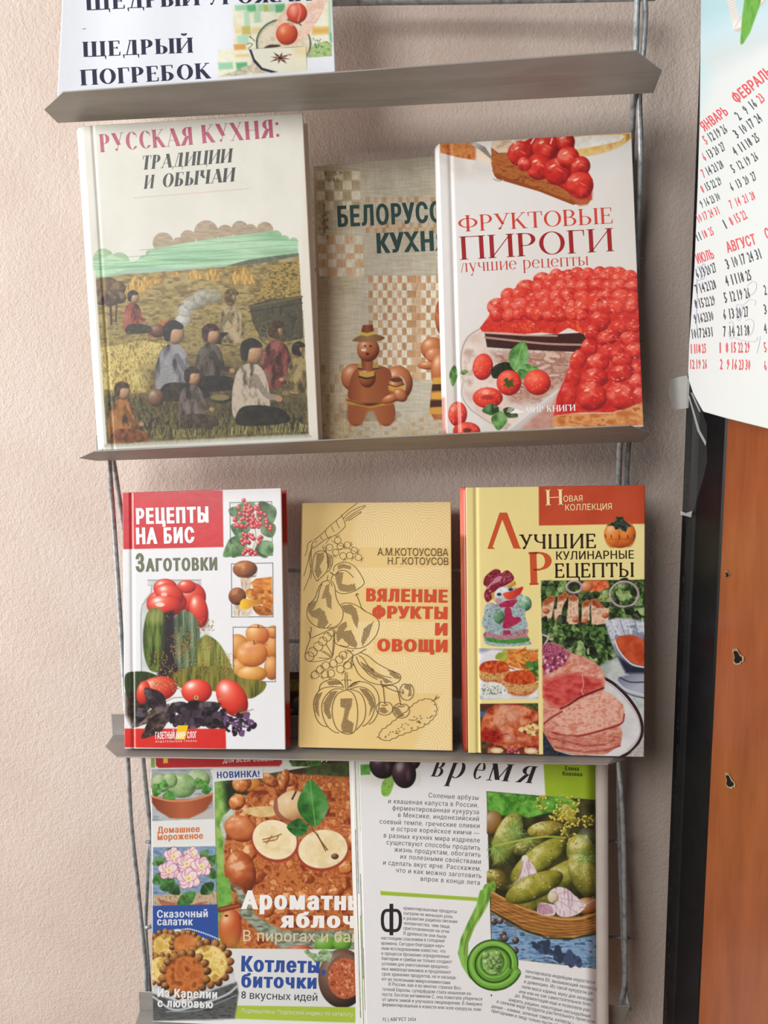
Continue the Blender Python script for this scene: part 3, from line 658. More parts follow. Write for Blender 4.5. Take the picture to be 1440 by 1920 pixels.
def art_bel(s):
    s.C[:] = s.mo(['a89c80', 'b9ae94', 'c4bda8'], 60, 90, seed=2)(s.X, s.Y)
    s.T(560, 250, 3.147)
    s.po([340,140,850,120,870,1800,360,1800], s.mo(['b4b0a0', 'c4c4ba', 'bcb8a8'], 120, 160, seed=5), soft=30, al=.8)
    w1 = s.mo(['9a8a68', 'd0c8b4'], 5, 60, seed=7, oct=2); s.po([90,190,860,120,880,1810,130,1815], w1, al=.18)
    w2 = s.mo(['8c7c5c', 'd4ccb8'], 60, 6, seed=9, oct=2); s.po([90,190,860,120,880,1810,130,1815], w2, al=.18)
    R = np.random.RandomState(8)
    def blk(x, y, w, h, c): s.re(x, y, x+w, y+h, s.mo([c, np.array(hx(c))*1.12+8], 4, 30, seed=int(x+y), oct=2), al=.85)
    br = ['a88058', 'b4906c', 'a07850', 'b89878']; pl = 'd2cbb8'
    for i, y in enumerate(range(222, 420, 60)):
        for k in range(5):
            if (i+k) % 2: blk(105+k*52, y, 50, 50, '9a8e6c')
            else: blk(105+k*52, y, 50, 50, 'c8c0a8')
    for i, y in enumerate((604, 658, 710, 742, 795)):
        for k in range(5):
            if (k+i) % 2: blk(112+k*54+i*2, y, 50, 48, br[(i+k) % 4])
            else: blk(112+k*54+i*2, y, 50, 48, 'c6beaa')
    for i, y in enumerate((375, 525, 555)):
        for k in range(10): blk(395+k*48+(i % 2)*20, y, 24, 34, br[k % 4])
    for i in range(14):
        y = 838+i*44
        for k in range(10):
            x = 412+k*57+(i % 2)*28
            if x > 850: continue
            w = 56 if k == 4 else 26
            blk(x, y+2, w, 42, br[(k*3+i) % 4] if i % 5 else 'ae7e58'); blk(x+w, y+2, 30, 42, 'd0c9b6')
    for i in range(8):
        y = 1365+i*58
        for k in range(4): blk(130+k*54+(i % 2)*26, y, 28, 50, ['a0825c', 'b0a080', 'a89068'][(i+k) % 3])
    for i in range(5):
        for k in range(9): blk(150+k*80+(i % 2)*36, 1680+i*26, 30, 22, ['b09a78', 'a68c64'][(i+k) % 2])
    for i in range(34):
        y = 300+i*27; s.li([370 if i > 4 else 400, y, 850, y-12], 1.3, '8a6e4c', al=.5)
        s.li([110+i*1.2, 880+i*14, 390, 872+i*14], 1.2, '8c7858', al=.4)
    for i in range(60): s.el(150+R.normal(0, 12), 520+R.normal(0, 40), R.uniform(2, 8), R.uniform(3, 9), '6a5434', al=.5)
    cl, cd_, cl2 = 'a8603a', '5c2c18', 'd08c5c'
    def B(x, y, a, b, r=0, c=cl, sp=.45): s.ba(x, y, a, b, c, r, dk=cd_, lt=cl2, sp=sp)
    # clay figure in a hat holding a jug
    s.el(420, 1660, 190, 40, '7c7054', al=.35)
    B(338,1645,52,82); B(515,1645,54,82); s.po([290,1600,560,1595,570,1690,540,1722,480,1722,462,1690,440,1640,410,1640,384,1690,370,1722,310,1722,290,1690], s.gr(['9a5430', 'b06840', '8a4828'], 290, 0, 570, 0), sm=0, soft=3)
    B(330,1440,80,82,20); B(585,1475,88,105,0); s.el(580,1490,52,62,s.mo(['b0ac9c', 'c4c0b2'], 12, seed=3)); B(425,1500,130,112)
    s.po([300,1480,330,1400,380,1370,470,1370,540,1400,552,1500,540,1580,310,1580], s.gr(['8e4a2a', 'b46c42', '9c5832', '86442a'], 300, 0, 550, 0), sm=1)
    s.po([280,1565,420,1608,565,1562,568,1592,420,1622,284,1590], 'c08c38'); s.li([282,1572,420,1606,566,1566], 5, '4a2a1a', sm=1)
    B(575,1500,48,70,0,'9c5632'); s.po([530,1485,575,1500,625,1482,625,1512,575,1528,530,1512], 'c89a44'); s.li([530,1482,575,1494,625,1480], 5, '3e2418', sm=1); s.el(576,1455,36,14,'5c3422')
    B(545,1565,60,26,-20); B(600,1545,46,34,40)
    B(405,1440,50,60,0,'9a5430'); s.po([356,1402,400,1412,446,1400,444,1436,400,1442,358,1434], 'd0a850'); s.li([358,1436,400,1446,444,1438], 12, '4c3424', sm=1); s.po([350,1360,410,1352,470,1352,474,1384,410,1388,352,1386], 'b49858'); s.li([352,1388,410,1394,474,1386], 8, '4a3020', sm=1)
    s.po([368,1330,440,1330,436,1400,376,1400], s.gr(['7c3c22', 'ac6440', '8c4a2c'], 368, 0, 440, 0))
    B(410,1275,66,72); s.el(384,1278,16,9,'e8d8cc'); s.el(406,1302,11,8,'5a2018'); s.el(424,1256,8,6,'4c2214'); s.el(392,1254,6,5,'4c2214')
    s.po([316,1222,370,1190,450,1186,508,1206,470,1226,400,1232,350,1230], s.gr(['7a5c3c', 'a07850', '6c4c30'], 316, 0, 508, 0), sm=1)
    s.po([364,1190,378,1132,436,1128,448,1186,406,1196], s.gr(['6a3422', '8e4e34', '5c2c1c'], 364, 0, 448, 0)); s.po([362,1170,404,1178,448,1166,450,1186,404,1198,360,1190], 'ccb058')
    # second figure, half hidden
    B(850,1080,46,110,0); s.el(850,1030,40,50,'8a4030',al=.6); B(790,1270,70,68); B(800,1310,52,46,0,'b87048'); B(770,1370,70,24,0); B(840,1400,60,110)
    s.po([800,1440,870,1430,880,1690,800,1690,772,1640,780,1540], s.gr(['9a5430', 'b4703f', 'a05a34'], 780, 0, 880, 0), sm=0)
    for y, c in ((1462,'c89a40'),(1502,'3a261c'),(1550,'cc9c44'),(1596,'402a1e'),(1640,'c89840')): s.po([792-(y-1460)*.1,y-20,875,y-24,875,y+16,788-(y-1460)*.1,y+18], c)
    s.tx('БЕЛОРУСС', 232, 550, 850, 520, 118, '2a4440', b=.045); s.T(560, 250, 3.147)
    s.tx('КУХНЯ', 462, 705, 884, 686, 112, '2a4440', b=.05)
    s.tx('5. 59', 150, 250, 260, 246, 26, '4a4a40', b=0, res=1); s.tx('с.12', 172, 288, 238, 284, 22, '4a4a40', b=0, res=1)
def berry(s, x, y, r, seed=1, c='d23426', dk='7a1014', rot=0, asp=1.0):
    s.ba(x, y, r*asp, r, c, rot, dk=dk, lt='e25a44', sp=.15, nz=.7, seed=seed, al=.95)
    s.el(x-r*.3, y-r*.42, r*.2, r*.07, 'ffe0d0', rot=-25, al=.85)
    s.el(x+r*.2, y-r*.1, r*.25, r*.05, 'f49a84', rot=30, al=.6)
def strawberry(s, x, y, a, b, rot=0, seed=1):
    s.ba(x, y, a, b, 'd8382a', rot, dk='8c1414', lt='f06a50', sp=.35, nz=.2, seed=seed); R = np.random.RandomState(seed); c, n = math.cos(math.radians(rot)), math.sin(math.radians(rot))
    for i in range(26):
        u, v = R.uniform(-.8, .8), R.uniform(-.8, .8)
        if u*u+v*v < .7: s.el(x+(u*a*c-v*b*n), y+(u*a*n+v*b*c), 2.4, 3.4, 'f0a060', al=.8)
def art_pir(s):
    s.C[:] = s.gr(['dedad6', 'e4e3e2', 'e2e1df', 'dcd8d2'], 823, 0, 1206, 300)(s.X, s.Y)
    s.T(800, 230, 3.273)
    s.po([60,190,400,250,400,330,130,340], s.mo(['c8c0b8', 'dcd4cc'], 60, seed=2), soft=16, al=.7)
    s.po([80,128,300,120,310,232,200,215,85,185], s.mo(['b8602c', 'd08a4c', 'a85424'], 40, seed=3)); s.po([300,150,400,210,396,246,300,230], 'ead8c0', soft=3)
    s.po([230,118,300,118,360,150,396,205,398,226,330,170,260,128], s.gr(['6e6660', 'c8c2bc', '8a827a'], 230, 118, 300, 200))
    s.po([880,85,1245,65,1240,110,1130,175,940,212,900,190], s.mo(['d8a850', 'e4c070', 'c8883c'], 50, seed=5), sm=1); s.po([890,92,1190,74,1180,112,1060,140,910,160], s.mo(['dcd8cc', 'eeeae2'], 24, seed=6), sm=1)
    s.po([1225,72,1245,66,1246,100,1224,120], 'b87828')
    s.po([940,215,1240,120,1260,240,1000,300], 'd4d2d0', soft=14, al=.5)
    s.po([396,150,396,250,415,330,700,420,930,505,985,500,1015,470,1010,400,700,330,560,260], s.mo(['9a4c1c', 'b46630', 'c4803c'], 26, seed=7))
    s.po([396,170,500,170,600,300,860,420,1010,440,985,500,930,505,420,310], s.mo(['8a4018', 'b06a34', 'a05424'], 30, 14, seed=9)); s.po([400,290,420,310,700,410,930,495,900,505,690,422,430,345], '8e4418')
    s.po([400,102,640,90,640,150,590,150,560,180,440,186,396,150], s.mo(['c8a888', 'e0d0bc', 'd8bca0'], 30, seed=10))
    s.po([500,170,560,140,640,92,896,84,910,170,990,300,1020,350,1010,470,960,480,860,420,720,340,560,250], s.mo(['a81c1c', 'c42824', '8c1014'], 40, seed=12))
    for i, (x, y, r) in enumerate(((575,190,78),(730,155,82),(850,118,60),(690,270,82),(800,300,84),(870,215,68),(945,265,60),(940,385,84),(600,255,44))): berry(s, x, y, r, i+20, c='d02c22' if i % 2 else 'c0221e')
    s.po([860,430,930,470,1010,470,1015,430,985,500,940,508], 'b85a3c', soft=4)
    s.li([410,345,440,358,470,352], 7, 'a89c94', sm=1)
    for x0, x1 in ((520,545),(660,640),(770,760)): s.li([x0,96,(x0+x1)/2,112,x1,128], 7, 'f0e4d8', sm=1)
    # cake on a glass plate
    s.T(800, 480, 3.273)
    s.po([210,560,250,500,340,440,400,640,700,700,800,760,500,1070,410,1060,330,1000,230,850,200,700], s.mo(['d0bcb0', 'dccabf', 'e2d6cc', 'bca498'], 90, seed=14), sm=0, soft=4)
    s.po([400,590,900,560,880,760,700,900,520,900,470,720], s.mo(['a8806c', 'c09c8a', '94685a', 'd0b4a6'], 60, 24, seed=15), soft=10)
    s.li([345,435,260,490,222,560,210,640,215,720], 6, '9a8a90', sm=1); s.li([222,780,215,850,260,930,330,985,400,1030], 6, 'b4a0a0', sm=1)
    s.po([500,1075,700,900,830,800,850,830,700,960,560,1075], 'c8c0bc', soft=3); s.li([490,1075,830,806], 4, 'eceae8'); s.po([640,1000,790,880,780,1060,560,1075], s.mo(['b08070', 'c4988a'], 40, seed=16), soft=4)
    s.po([355,470,600,490,960,470,990,520,960,590,700,580,520,570,370,560], s.mo(['2c1412', '40201c', '381816'], 20, seed=17))
    s.li([360,500,600,526,760,540,960,545], 13, 'b08478', sm=1); s.li([358,472,600,486,800,490], 9, 'c4988c', sm=1)
    s.po([328,440,380,370,440,290,510,220,600,160,700,170,790,100,880,84,1060,92,1150,75,1225,100,1300,118,1318,640,1330,900,1140,960,950,960,780,980,800,860,880,680,970,520,1010,440,900,440,700,460,500,470,340,465], s.mo(['b81c1c', 'd03028', 'c0241f', 'e04a38'], 36, seed=18))
    s.po([328,440,400,395,560,400,800,400,1010,380,1000,440,960,480,870,440,800,480,700,470,600,480,480,470,340,462], s.mo(['b01818', 'd83c28', 'c02820', 'e85838'], 24, 40, seed=19))
    R = np.random.RandomState(12); i = 0
    rows = ((110,(800,1225),44),(140,(700,1280),46),(190,(610,1290),50),(250,(500,1290),52),(310,(430,1290),52),(360,(440,1000),44))
    for y, (a, b), r in rows:
        x = a
        while x < b:
            berry(s, x+R.uniform(-8, 8), y+R.uniform(-10, 10), r*R.uniform(.8, 1.05), 40+i, c=['d43428', 'c82a22', 'de4632'][i % 3], dk='98161a', rot=R.uniform(-30, 30), asp=R.uniform(1, 1.35)); i += 1; x += r*1.45
    for x, y, a, r in ((1060,400,70,64),(1180,440,70,50),(1270,430,50,46),(1020,470,50,50),(1110,500,76,48),(1250,510,66,48),(1000,560,50,56),(1140,590,80,50),(1280,580,60,54),(1050,655,74,60),(1200,640,62,50),(1295,690,44,44),(1030,750,88,62),(1190,720,84,52),(1290,780,50,60),(1010,860,100,90),(1200,860,100,84),(930,640,50,70),(900,740,46,70),(870,850,50,80),(1300,860,40,60)):
        berry(s, x, y, r, int(x+y), c='c4241f', dk='7c1014', asp=a/r, rot=R.uniform(-20, 20))
    s.po([780,980,800,870,880,690,960,560,960,700,920,850,900,960], s.mo(['a81a1a', 'cc3028', 'b82420'], 30, seed=20), al=.55, soft=6)
    s.po([380,370,600,160,880,84,1225,100,1318,640,1330,900,950,960,800,880,1000,440,460,470], s.mo(['8c1418', 'cc2c24', 'e25040', 'b82020'], 34, 26, seed=88), al=.16, soft=6)
    for k in range(260):
        x = R.uniform(420, 1300); y = R.uniform(110, 900)
        if y < 480-(x-330)*.42 or (x < 980 and y > 420): continue
        s.el(x, y, R.uniform(2, 9), R.uniform(1, 3.4), ['ffd8c0', 'f8b098', 'f49078'][k % 3], rot=R.uniform(-40, 40), al=.85)
    s.po([770,1050,775,985,900,965,1130,965,1240,930,1330,890,1330,1040,1000,1050], s.mo(['b86a34', 'cc8448', 'dca068', 'b05c2c'], 50, 24, seed=22), soft=2)
    # strawberries and leaves
    strawberry(s, 345, 680, 62, 82, 8, 1); s.po([395,700,440,660,500,652,545,680,560,720,470,745,410,750], s.mo(['141c10', '2c3418'], 16, seed=3), sm=1)
    s.leaf(535,700,600,520,62,'5c9848','a8cc84',3); s.leaf(540,705,690,690,34,'60a04c','a8cc84',4); s.leaf(560,700,640,760,30,'4c8038','a8cc84',5)
    strawberry(s, 505, 778, 76, 78, 0, 2); s.po([470,760,495,745,505,765,530,750,528,785,545,800,515,800,500,815,490,795,465,800,485,780], '40501c', sm=0)
    strawberry(s, 680, 775, 82, 78, 20, 3); strawberry(s, 375, 870, 92, 64, 0, 4); s.el(375,868,40,16,'8e1a16',al=.6)
    strawberry(s, 190, 970, 58, 76, 0, 5); strawberry(s, 245, 1075, 84, 56, 0, 6); s.el(250,1070,26,14,'5c1a10',al=.8)
    s.leaf(170,670,160,800,26,'4c8c38',None,6); s.leaf(205,720,255,708,16,'688c3c',None,7); s.leaf(440,935,340,950,36,'3c6c30',None,8); s.leaf(450,950,440,1070,50,'5c9444',None,9); s.leaf(470,940,560,985,34,'3a4c20',None,10); s.leaf(440,960,400,920,24,'2c4420',None,11)
    s.re(0, 0, 128, 1244, 'e0d6d0', al=.25, soft=12)
    # publisher's sunburst mark and name
    for k in range(15):
        a = math.radians(188+k*12.2); s.tri([[548+28*math.cos(a-.05), 962+28*math.sin(a-.05)], [548+28*math.cos(a+.05), 962+28*math.sin(a+.05)], [548+56*math.cos(a+.035), 962+56*math.sin(a+.035)], [548+56*math.cos(a-.035), 962+56*math.sin(a-.035)]], [(0,1,2),(0,2,3)], 'ece8e6')
    s.tri([[510,966],[548,934],[600,960],[566,966]], [(0,1,2),(0,2,3)], 'ece8e6')
    s.tx('МИР', 610, 966, 718, 958, 40, 'f0eeec', f=(.17,.07,.05)); s.tx('КНИГИ', 738, 957, 914, 950, 40, 'f0eeec', f=(.17,.07,.05))
    s.T(800, 230, 3.273)
    s.tx('ФРУКТОВЫЕ', 196, 670, 1140, 618, 98, 'd0402e', f=(.12,.035,.055)); s.tx('ПИРОГИ', 206, 842, 1150, 788, 142, '9c2022', f=(.13,.03,.06))
    s.tx('лучшие', 206, 918, 552, 898, 78, 'c43c34', f=(.12,.035,.05)); s.tx('рецепты', 592, 897, 992, 874, 78, 'c43c34', f=(.12,.035,.05))
def dill(s, x, y, r, n, seed, c0='b07a3c', c1='7c6428'):
    R = np.random.RandomState(seed)
    for i in range(n):
        a = R.uniform(0, 6.28); d = r*R.uniform(.3, 1); u, v = x+d*math.cos(a), y+d*math.sin(a)
        s.li([x, y, u, v], 1.4, c1, al=.45); s.ba(u, v, R.uniform(3, 5.5), R.uniform(3, 5), [c0, 'c8924c', '98702c'][i % 3], sp=0)
def cuke(s, P, seed=1, c=('2e3c1e', '54682c', '74843c')):
    s.po(P, s.mo(c, 16, 150, seed=seed), sm=1, soft=1)
def art_zag(s):
    s.C[:] = hx('e3e5e8')
    s.T(200, 900, 4)
    s.po([100,60,870,78,876,502,120,520], s.mo(['bf242e', 'cb2e36'], 200, seed=1))
    # currants
    s.re(924,170,1236,566, 'd8dcd8'); 
    for P in ([924,170,1238,162], [1238,162,1243,566], [924,170,930,560], [930,572,1243,566]): s.li(P, 5, '4a5a56')
    for a in ((960,300,1110,170,70,1),(1240,330,1150,160,80,2),(915,220,1000,260,40,3),(1060,400,930,340,60,4),(1230,500,1110,540,70,5),(1240,430,1180,300,60,6),(1060,420,875,575,70,7),(960,460,915,455,24,8),(1030,470,940,580,50,9),(1160,460,1240,560,60,10),(1080,330,990,380,46,11)): s.leaf(*a[:5], ['4c7040', '5c8850', '44663a'][a[5] % 3], None, a[5])
    R = np.random.RandomState(4)
    s.li([1030,150,1080,250,1120,420,1090,540], 5, '7c8c40', sm=1)
    for i in range(95):
        t = R.uniform(0, 1)
        if t < .62: y = 190+R.uniform(0, 1)*170; x = 1085+R.normal(0, 1)*(30+max(0, y-210)*.42)
        elif t < .88: y = 400+R.uniform(0, 1)*80; x = 1090+R.uniform(-80, 80)
        else: y = 520+R.uniform(0, 45); x = 1075+R.uniform(-50, 45)
        x = min(max(x, 965), 1232); s.ba(x, y, 15, 15, ['c4222c', 'd4323a', 'b01a24'][i % 3], dk='74101a', lt='f08080', sp=.8); s.el(x+2, y+12, 2, 2, '401018')
    for x, y in ((1028,152),(990,208),(1046,180),(1135,200),(1160,245),(1200,320),(1228,370),(960,300),(1015,345)): s.ba(x, y, 16, 16, 'cc2a32', dk='78101a', sp=.8)
    # mushrooms
    for P in ([936,630,1246,622], [1246,622,1248,1026], [936,630,938,1028], [938,1028,1248,1026]): s.li(P, 5, '4a5056')
    s.po([1000,720,1080,720,1084,780,1070,860,1040,880,1010,800], s.mo(['b49880', 'dccab8', 'a88a70'], 12, 60, seed=3)); s.ba(1038,668,92,64,'8c4c24',dk='4a200c',lt='b8743c',sp=.2,nz=.3)
    s.po([948,690,1000,715,1060,728,1122,715,1128,690,1120,724,1060,736,985,728], '6c3c1c', al=.8)
    s.po([955,930,1080,940,1100,1000,1060,1026,960,1026,946,990], s.mo(['c8b8a4', 'e4dccc', 'a88c70'], 14, 50, seed=5)); s.ba(980,872,66,66,'7c4426',dk='40200e',lt='a8683c',sp=.15,nz=.3)
    s.po([1080,770,1120,740,1240,725,1244,1015,1140,1020,1180,960,1150,900], s.mo(['b4621c', 'd08030', 'e09a48'], 50, 20, seed=7)); s.po([1045,830,1100,812,1180,820,1240,840,1242,930,1180,920,1100,900,1055,880], s.mo(['8c4c18', 'c87828', 'e0a04c'], 24, seed=8), sm=1)
    s.po([1000,920,1030,890,1100,900,1165,890,1170,930,1110,940,1060,968,1010,966], s.gr(['f0c830', 'd09028', 'b06c20'], 1000, 0, 1170, 0), sm=1); s.po([1095,950,1150,940,1220,970,1240,1014,1140,1010,1110,985], s.mo(['7c4418', 'c07428'], 20, seed=9), sm=1)
    s.T(200, 1160, 4)
    # plums / apricots picture
    s.re(950,66,1266,470,'e6e8ea')
    for x, y, a, b, r, c in ((980,215,90,100,0,'c8843c'),(1000,380,80,90,0,'c4803c'),(1245,210,70,90,0,'cc8038'),(1240,370,60,90,0,'c07a3c'),(1250,100,50,50,0,'c87a34')): s.ba(x, y, a, b, c, r, dk='8c4c20', lt='e4b070', sp=.1)
    s.ba(1130,120,90,78,'d08844',20,dk='98481c',lt='ecb878',sp=.3); s.el(1180,140,36,50,'c0502c',al=.45,soft=8); s.ba(1092,415,112,62,'d09444',0,dk='9c5c24',lt='ecc078',sp=.3); s.ba(1090,265,118,98,'d48c44',0,dk='a05424',lt='ecb47c',sp=.35,nz=.2); s.el(1090,230,70,30,'c8704c',al=.4,soft=6)
    s.li([1104,168,1110,192], 8, '5c3a20'); s.li([1136,48,1140,70], 8, '5c3a20'); s.po([1100,190,1150,170,1200,200,1160,180], '9c5428', soft=3)
    for P in ([948,64,1264,66], [1264,66,1267,472], [948,64,952,472], [952,472,1267,472]): s.li(P, 5, '484e54')
    s.re(800, 40, 945, 380, 'e3e5e8'); s.re(1270, 40, 1330, 480, 'e3e5e8')
    s.T(200, 900, 4)
    # jar of tomatoes and cucumbers
    s.po([310,745,705,745,712,785,695,800,700,850,745,910,770,1000,770,1500,255,1500,252,1000,280,900,325,840,330,795,305,785], s.mo(['a8aeb0', 'ccd2d4', 'bcc2c2'], 120, seed=11), soft=1.2, al=.8)
    s.li([310,752,705,752], 10, '9ea4a2'); s.li([310,790,705,790], 6, 'a2a8a8'); s.li([262,1480,258,1000,290,910,332,850,336,800], 6, '8c9296', sm=1)
    for x, y, a, b, r in ((640,880,105,110,10),(690,980,70,130,-10),(440,810,90,70,0),(600,800,70,50,0),(450,920,150,105,0),(470,860,110,80,20)): s.ba(x, y, a, b, 'c83428', r, dk='84181a', lt='ec7058', sp=.8)
    s.ba(430,940,130,80,'cc3426',dk='8c1a18',lt='f08068',sp=.9); s.el(400,935,34,16,'f6d8d0',al=.9); s.el(430,858,24,14,'f2c8be',al=.9)
    s.po([420,1000,500,980,520,1500,380,1500], '241c1c', soft=4)
    cuke(s, [365,960,420,985,445,1080,450,1200,440,1330,410,1430,330,1430,285,1330,272,1180,290,1040,320,975], 21); s.po([340,975,400,980,420,1060,360,1080,310,1050], 'b0b068', soft=7, al=.6, sm=1)
    cuke(s, [560,980,640,1000,690,1080,700,1200,690,1440,480,1450,500,1200,505,1060], 22, ('3c4c34', '64785a', '849478')); s.li([452,1020,480,1060,470,1110], 14, 'ccc8c8', sm=1, al=.7)
    s.T(200, 1160, 4)
    s.po([440,-20,510,-20,520,300,560,420,400,420,420,200], '2c2428', soft=5)
    cuke(s, [700,150,760,125,840,180,890,260,930,340,945,480,700,480,670,330,668,230], 23, ('4c5424', '747c38', '98984c')); s.po([690,180,760,140,800,200,760,300,690,280], 'a8a454', soft=10, al=.5)
    cuke(s, [140,420,240,395,340,410,430,470,420,560,300,700,240,720,200,640,145,560], 24, ('1e2814', '3a4a24', '283418')); s.po([140,560,240,540,250,720,190,800,145,720], s.mo(['2a2018', '4a3a2c'], 20, seed=2), soft=5)
    cuke(s, [480,440,600,370,740,360,900,360,1000,440,1180,470,1190,520,1140,570,1060,600,900,560,700,530,560,520], 25, ('4a4c1c', '70702c', '8c8038'))
    s.leaf(470,640,190,820,40,'5c4a3c',None,5)
    for x, y, r, n, q in ((560,170,110,70,1),(570,230,90,50,2),(390,320,80,50,3),(500,420,80,50,4),(740,60,70,40,5),(880,330,90,60,6),(700,360,90,40,7),(760,200,60,24,9)): dill(s, x, y, r, n, q)
    for P in ([560,360,680,200], [590,360,640,280], [480,200,520,340], [700,350,840,320], [540,430,420,340]): s.li(P, 4, '8a7c3c')
    s.ba(380,530,150,95,'d03c2c',-12,dk='8c1c18',lt='f08060',sp=.5); s.ba(275,555,52,90,'c83426',8,dk='8c1c18',lt='ec6c50',sp=.4); dill(s, 410, 490, 70, 40, 8, 'e0a070'); dill(s, 520, 510, 50, 30, 10, 'c08050')
    s.ba(675,545,115,92,'d43a2c',0,dk='90201a',lt='f4806a',sp=.9); s.el(672,592,16,16,'c8b48c'); s.el(672,592,9,9,'5c5428')
    s.ba(940,595,105,155,'d43a2a',-32,dk='8c1c18',lt='f4806a',sp=.8); s.el(1010,686,14,10,'5c5428')
    for P in ([450,620,500,595,575,590], [690,640,760,625,810,630], [700,655,800,640], [720,670,780,665,830,640], [960,720,1100,680], [830,610,890,590]): s.li(P, 7, '8c9468', sm=1)
    for a in ((440,690,285,520,70,1),(290,640,210,800,50,2),(470,700,262,895,60,3),(520,640,400,800,50,4),(560,700,760,640,60,5),(620,740,860,640,70,6),(500,740,700,810,60,7),(700,740,900,780,70,8),(640,700,480,640,50,9),(820,720,880,830,50,10)): s.leaf(*a[:5], ['2c2228', '3a2c34', '241c20'][a[5] % 3], '4a3c44', a[5])
    s.sc([500,690,880,690,900,790,860,820,480,800], 50, 10, 26, ['2a2026', '3c3038', '4c3c4c', '1e181c'], 7, 'e', 1.4)
    s.sc([900,740,1080,720,1115,780,1110,830,1030,870,950,870,880,820], 46, 10, 22, ['2c2230', '4a3450', '6c4c74', '241c24'], 9, 'e', 1.3); s.sc([900,760,1080,740,1100,830,960,860], 14, 3, 7, ['a888b8', 'c8b0cc'], 11, 'e', 1.6)
    s.T(200, 1160, 4)
    s.po([120,824,892,826,896,976,130,966], s.mo(['cc2a24', 'd4342c'], 200, seed=2)); s.po([262,895,300,830,420,826,380,870], '5a3a2c', al=.9, sm=1); s.leaf(460,720,262,898,54,'40302c','5c4a44',13)
    s.tri([[534,800],[612,800],[588,906],[512,906]], [(0,1,2),(0,2,3)], 'e8c01c')
    s.tx('ГАЗЕТНЫЙ', 366, 902, 510, 898, 52, 'f2eeee', b=.03); s.tx('МИР', 524, 898, 590, 897, 48, 'f2eeee', b=.03); s.tx('СЛОГ', 604, 896, 676, 894, 48, 'f2eeee', b=.03)
    s.tx('ИЗДАТЕЛЬСКАЯ ГРУППА', 368, 928, 676, 924, 13, 'f0dcd8', b=.02, res=1, sp=.25)
    s.T(200, 900, 4)
    s.tx('РЕЦЕПТЫ', 222, 328, 765, 314, 112, 'eef0f2', b=.06); s.tx('НА', 222, 478, 382, 474, 116, 'eef0f2', b=.06); s.tx('БИС', 430, 473, 660, 466, 112, 'eef0f2', b=.06)
    s.tx('З', 218, 686, 284, 684, 130, '6c705a', b=.06); s.tx('АГОТОВКИ', 292, 684, 830, 674, 92, '6c705a', b=.06)
def hatch(s, P, step=11, a1=55, a2=-25, seed=1, w=3.0):
    Q = np.array(P, float).reshape(-1, 2); (x0, y0), (x1, y1) = Q.min(0), Q.max(0); c = (Q.min(0)+Q.max(0))/2; R = math.hypot(x1-x0, y1-y0)/2
    for ang in (a1, a2):
        a = math.radians(ang); d = np.array([math.cos(a), math.sin(a)]); n = np.array([-d[1], d[0]])
        for k in np.arange(-R, R, step):
            o = c+n*k; ts = []
            for i in range(len(Q)):
                p, q = Q[i-1], Q[i]; e = q-p; den = d[0]*e[1]-d[1]*e[0]
                if abs(den) < 1e-9: continue
                t = ((p[0]-o[0])*e[1]-(p[1]-o[1])*e[0])/den; u = ((p[0]-o[0])*d[1]-(p[1]-o[1])*d[0])/den
                if 0 <= u < 1: ts.append(t)
            ts.sort()
            for i in range(0, len(ts)-1, 2): s.ink([*(o+d*ts[i]), *(o+d*ts[i+1])], w, '5c3c22')
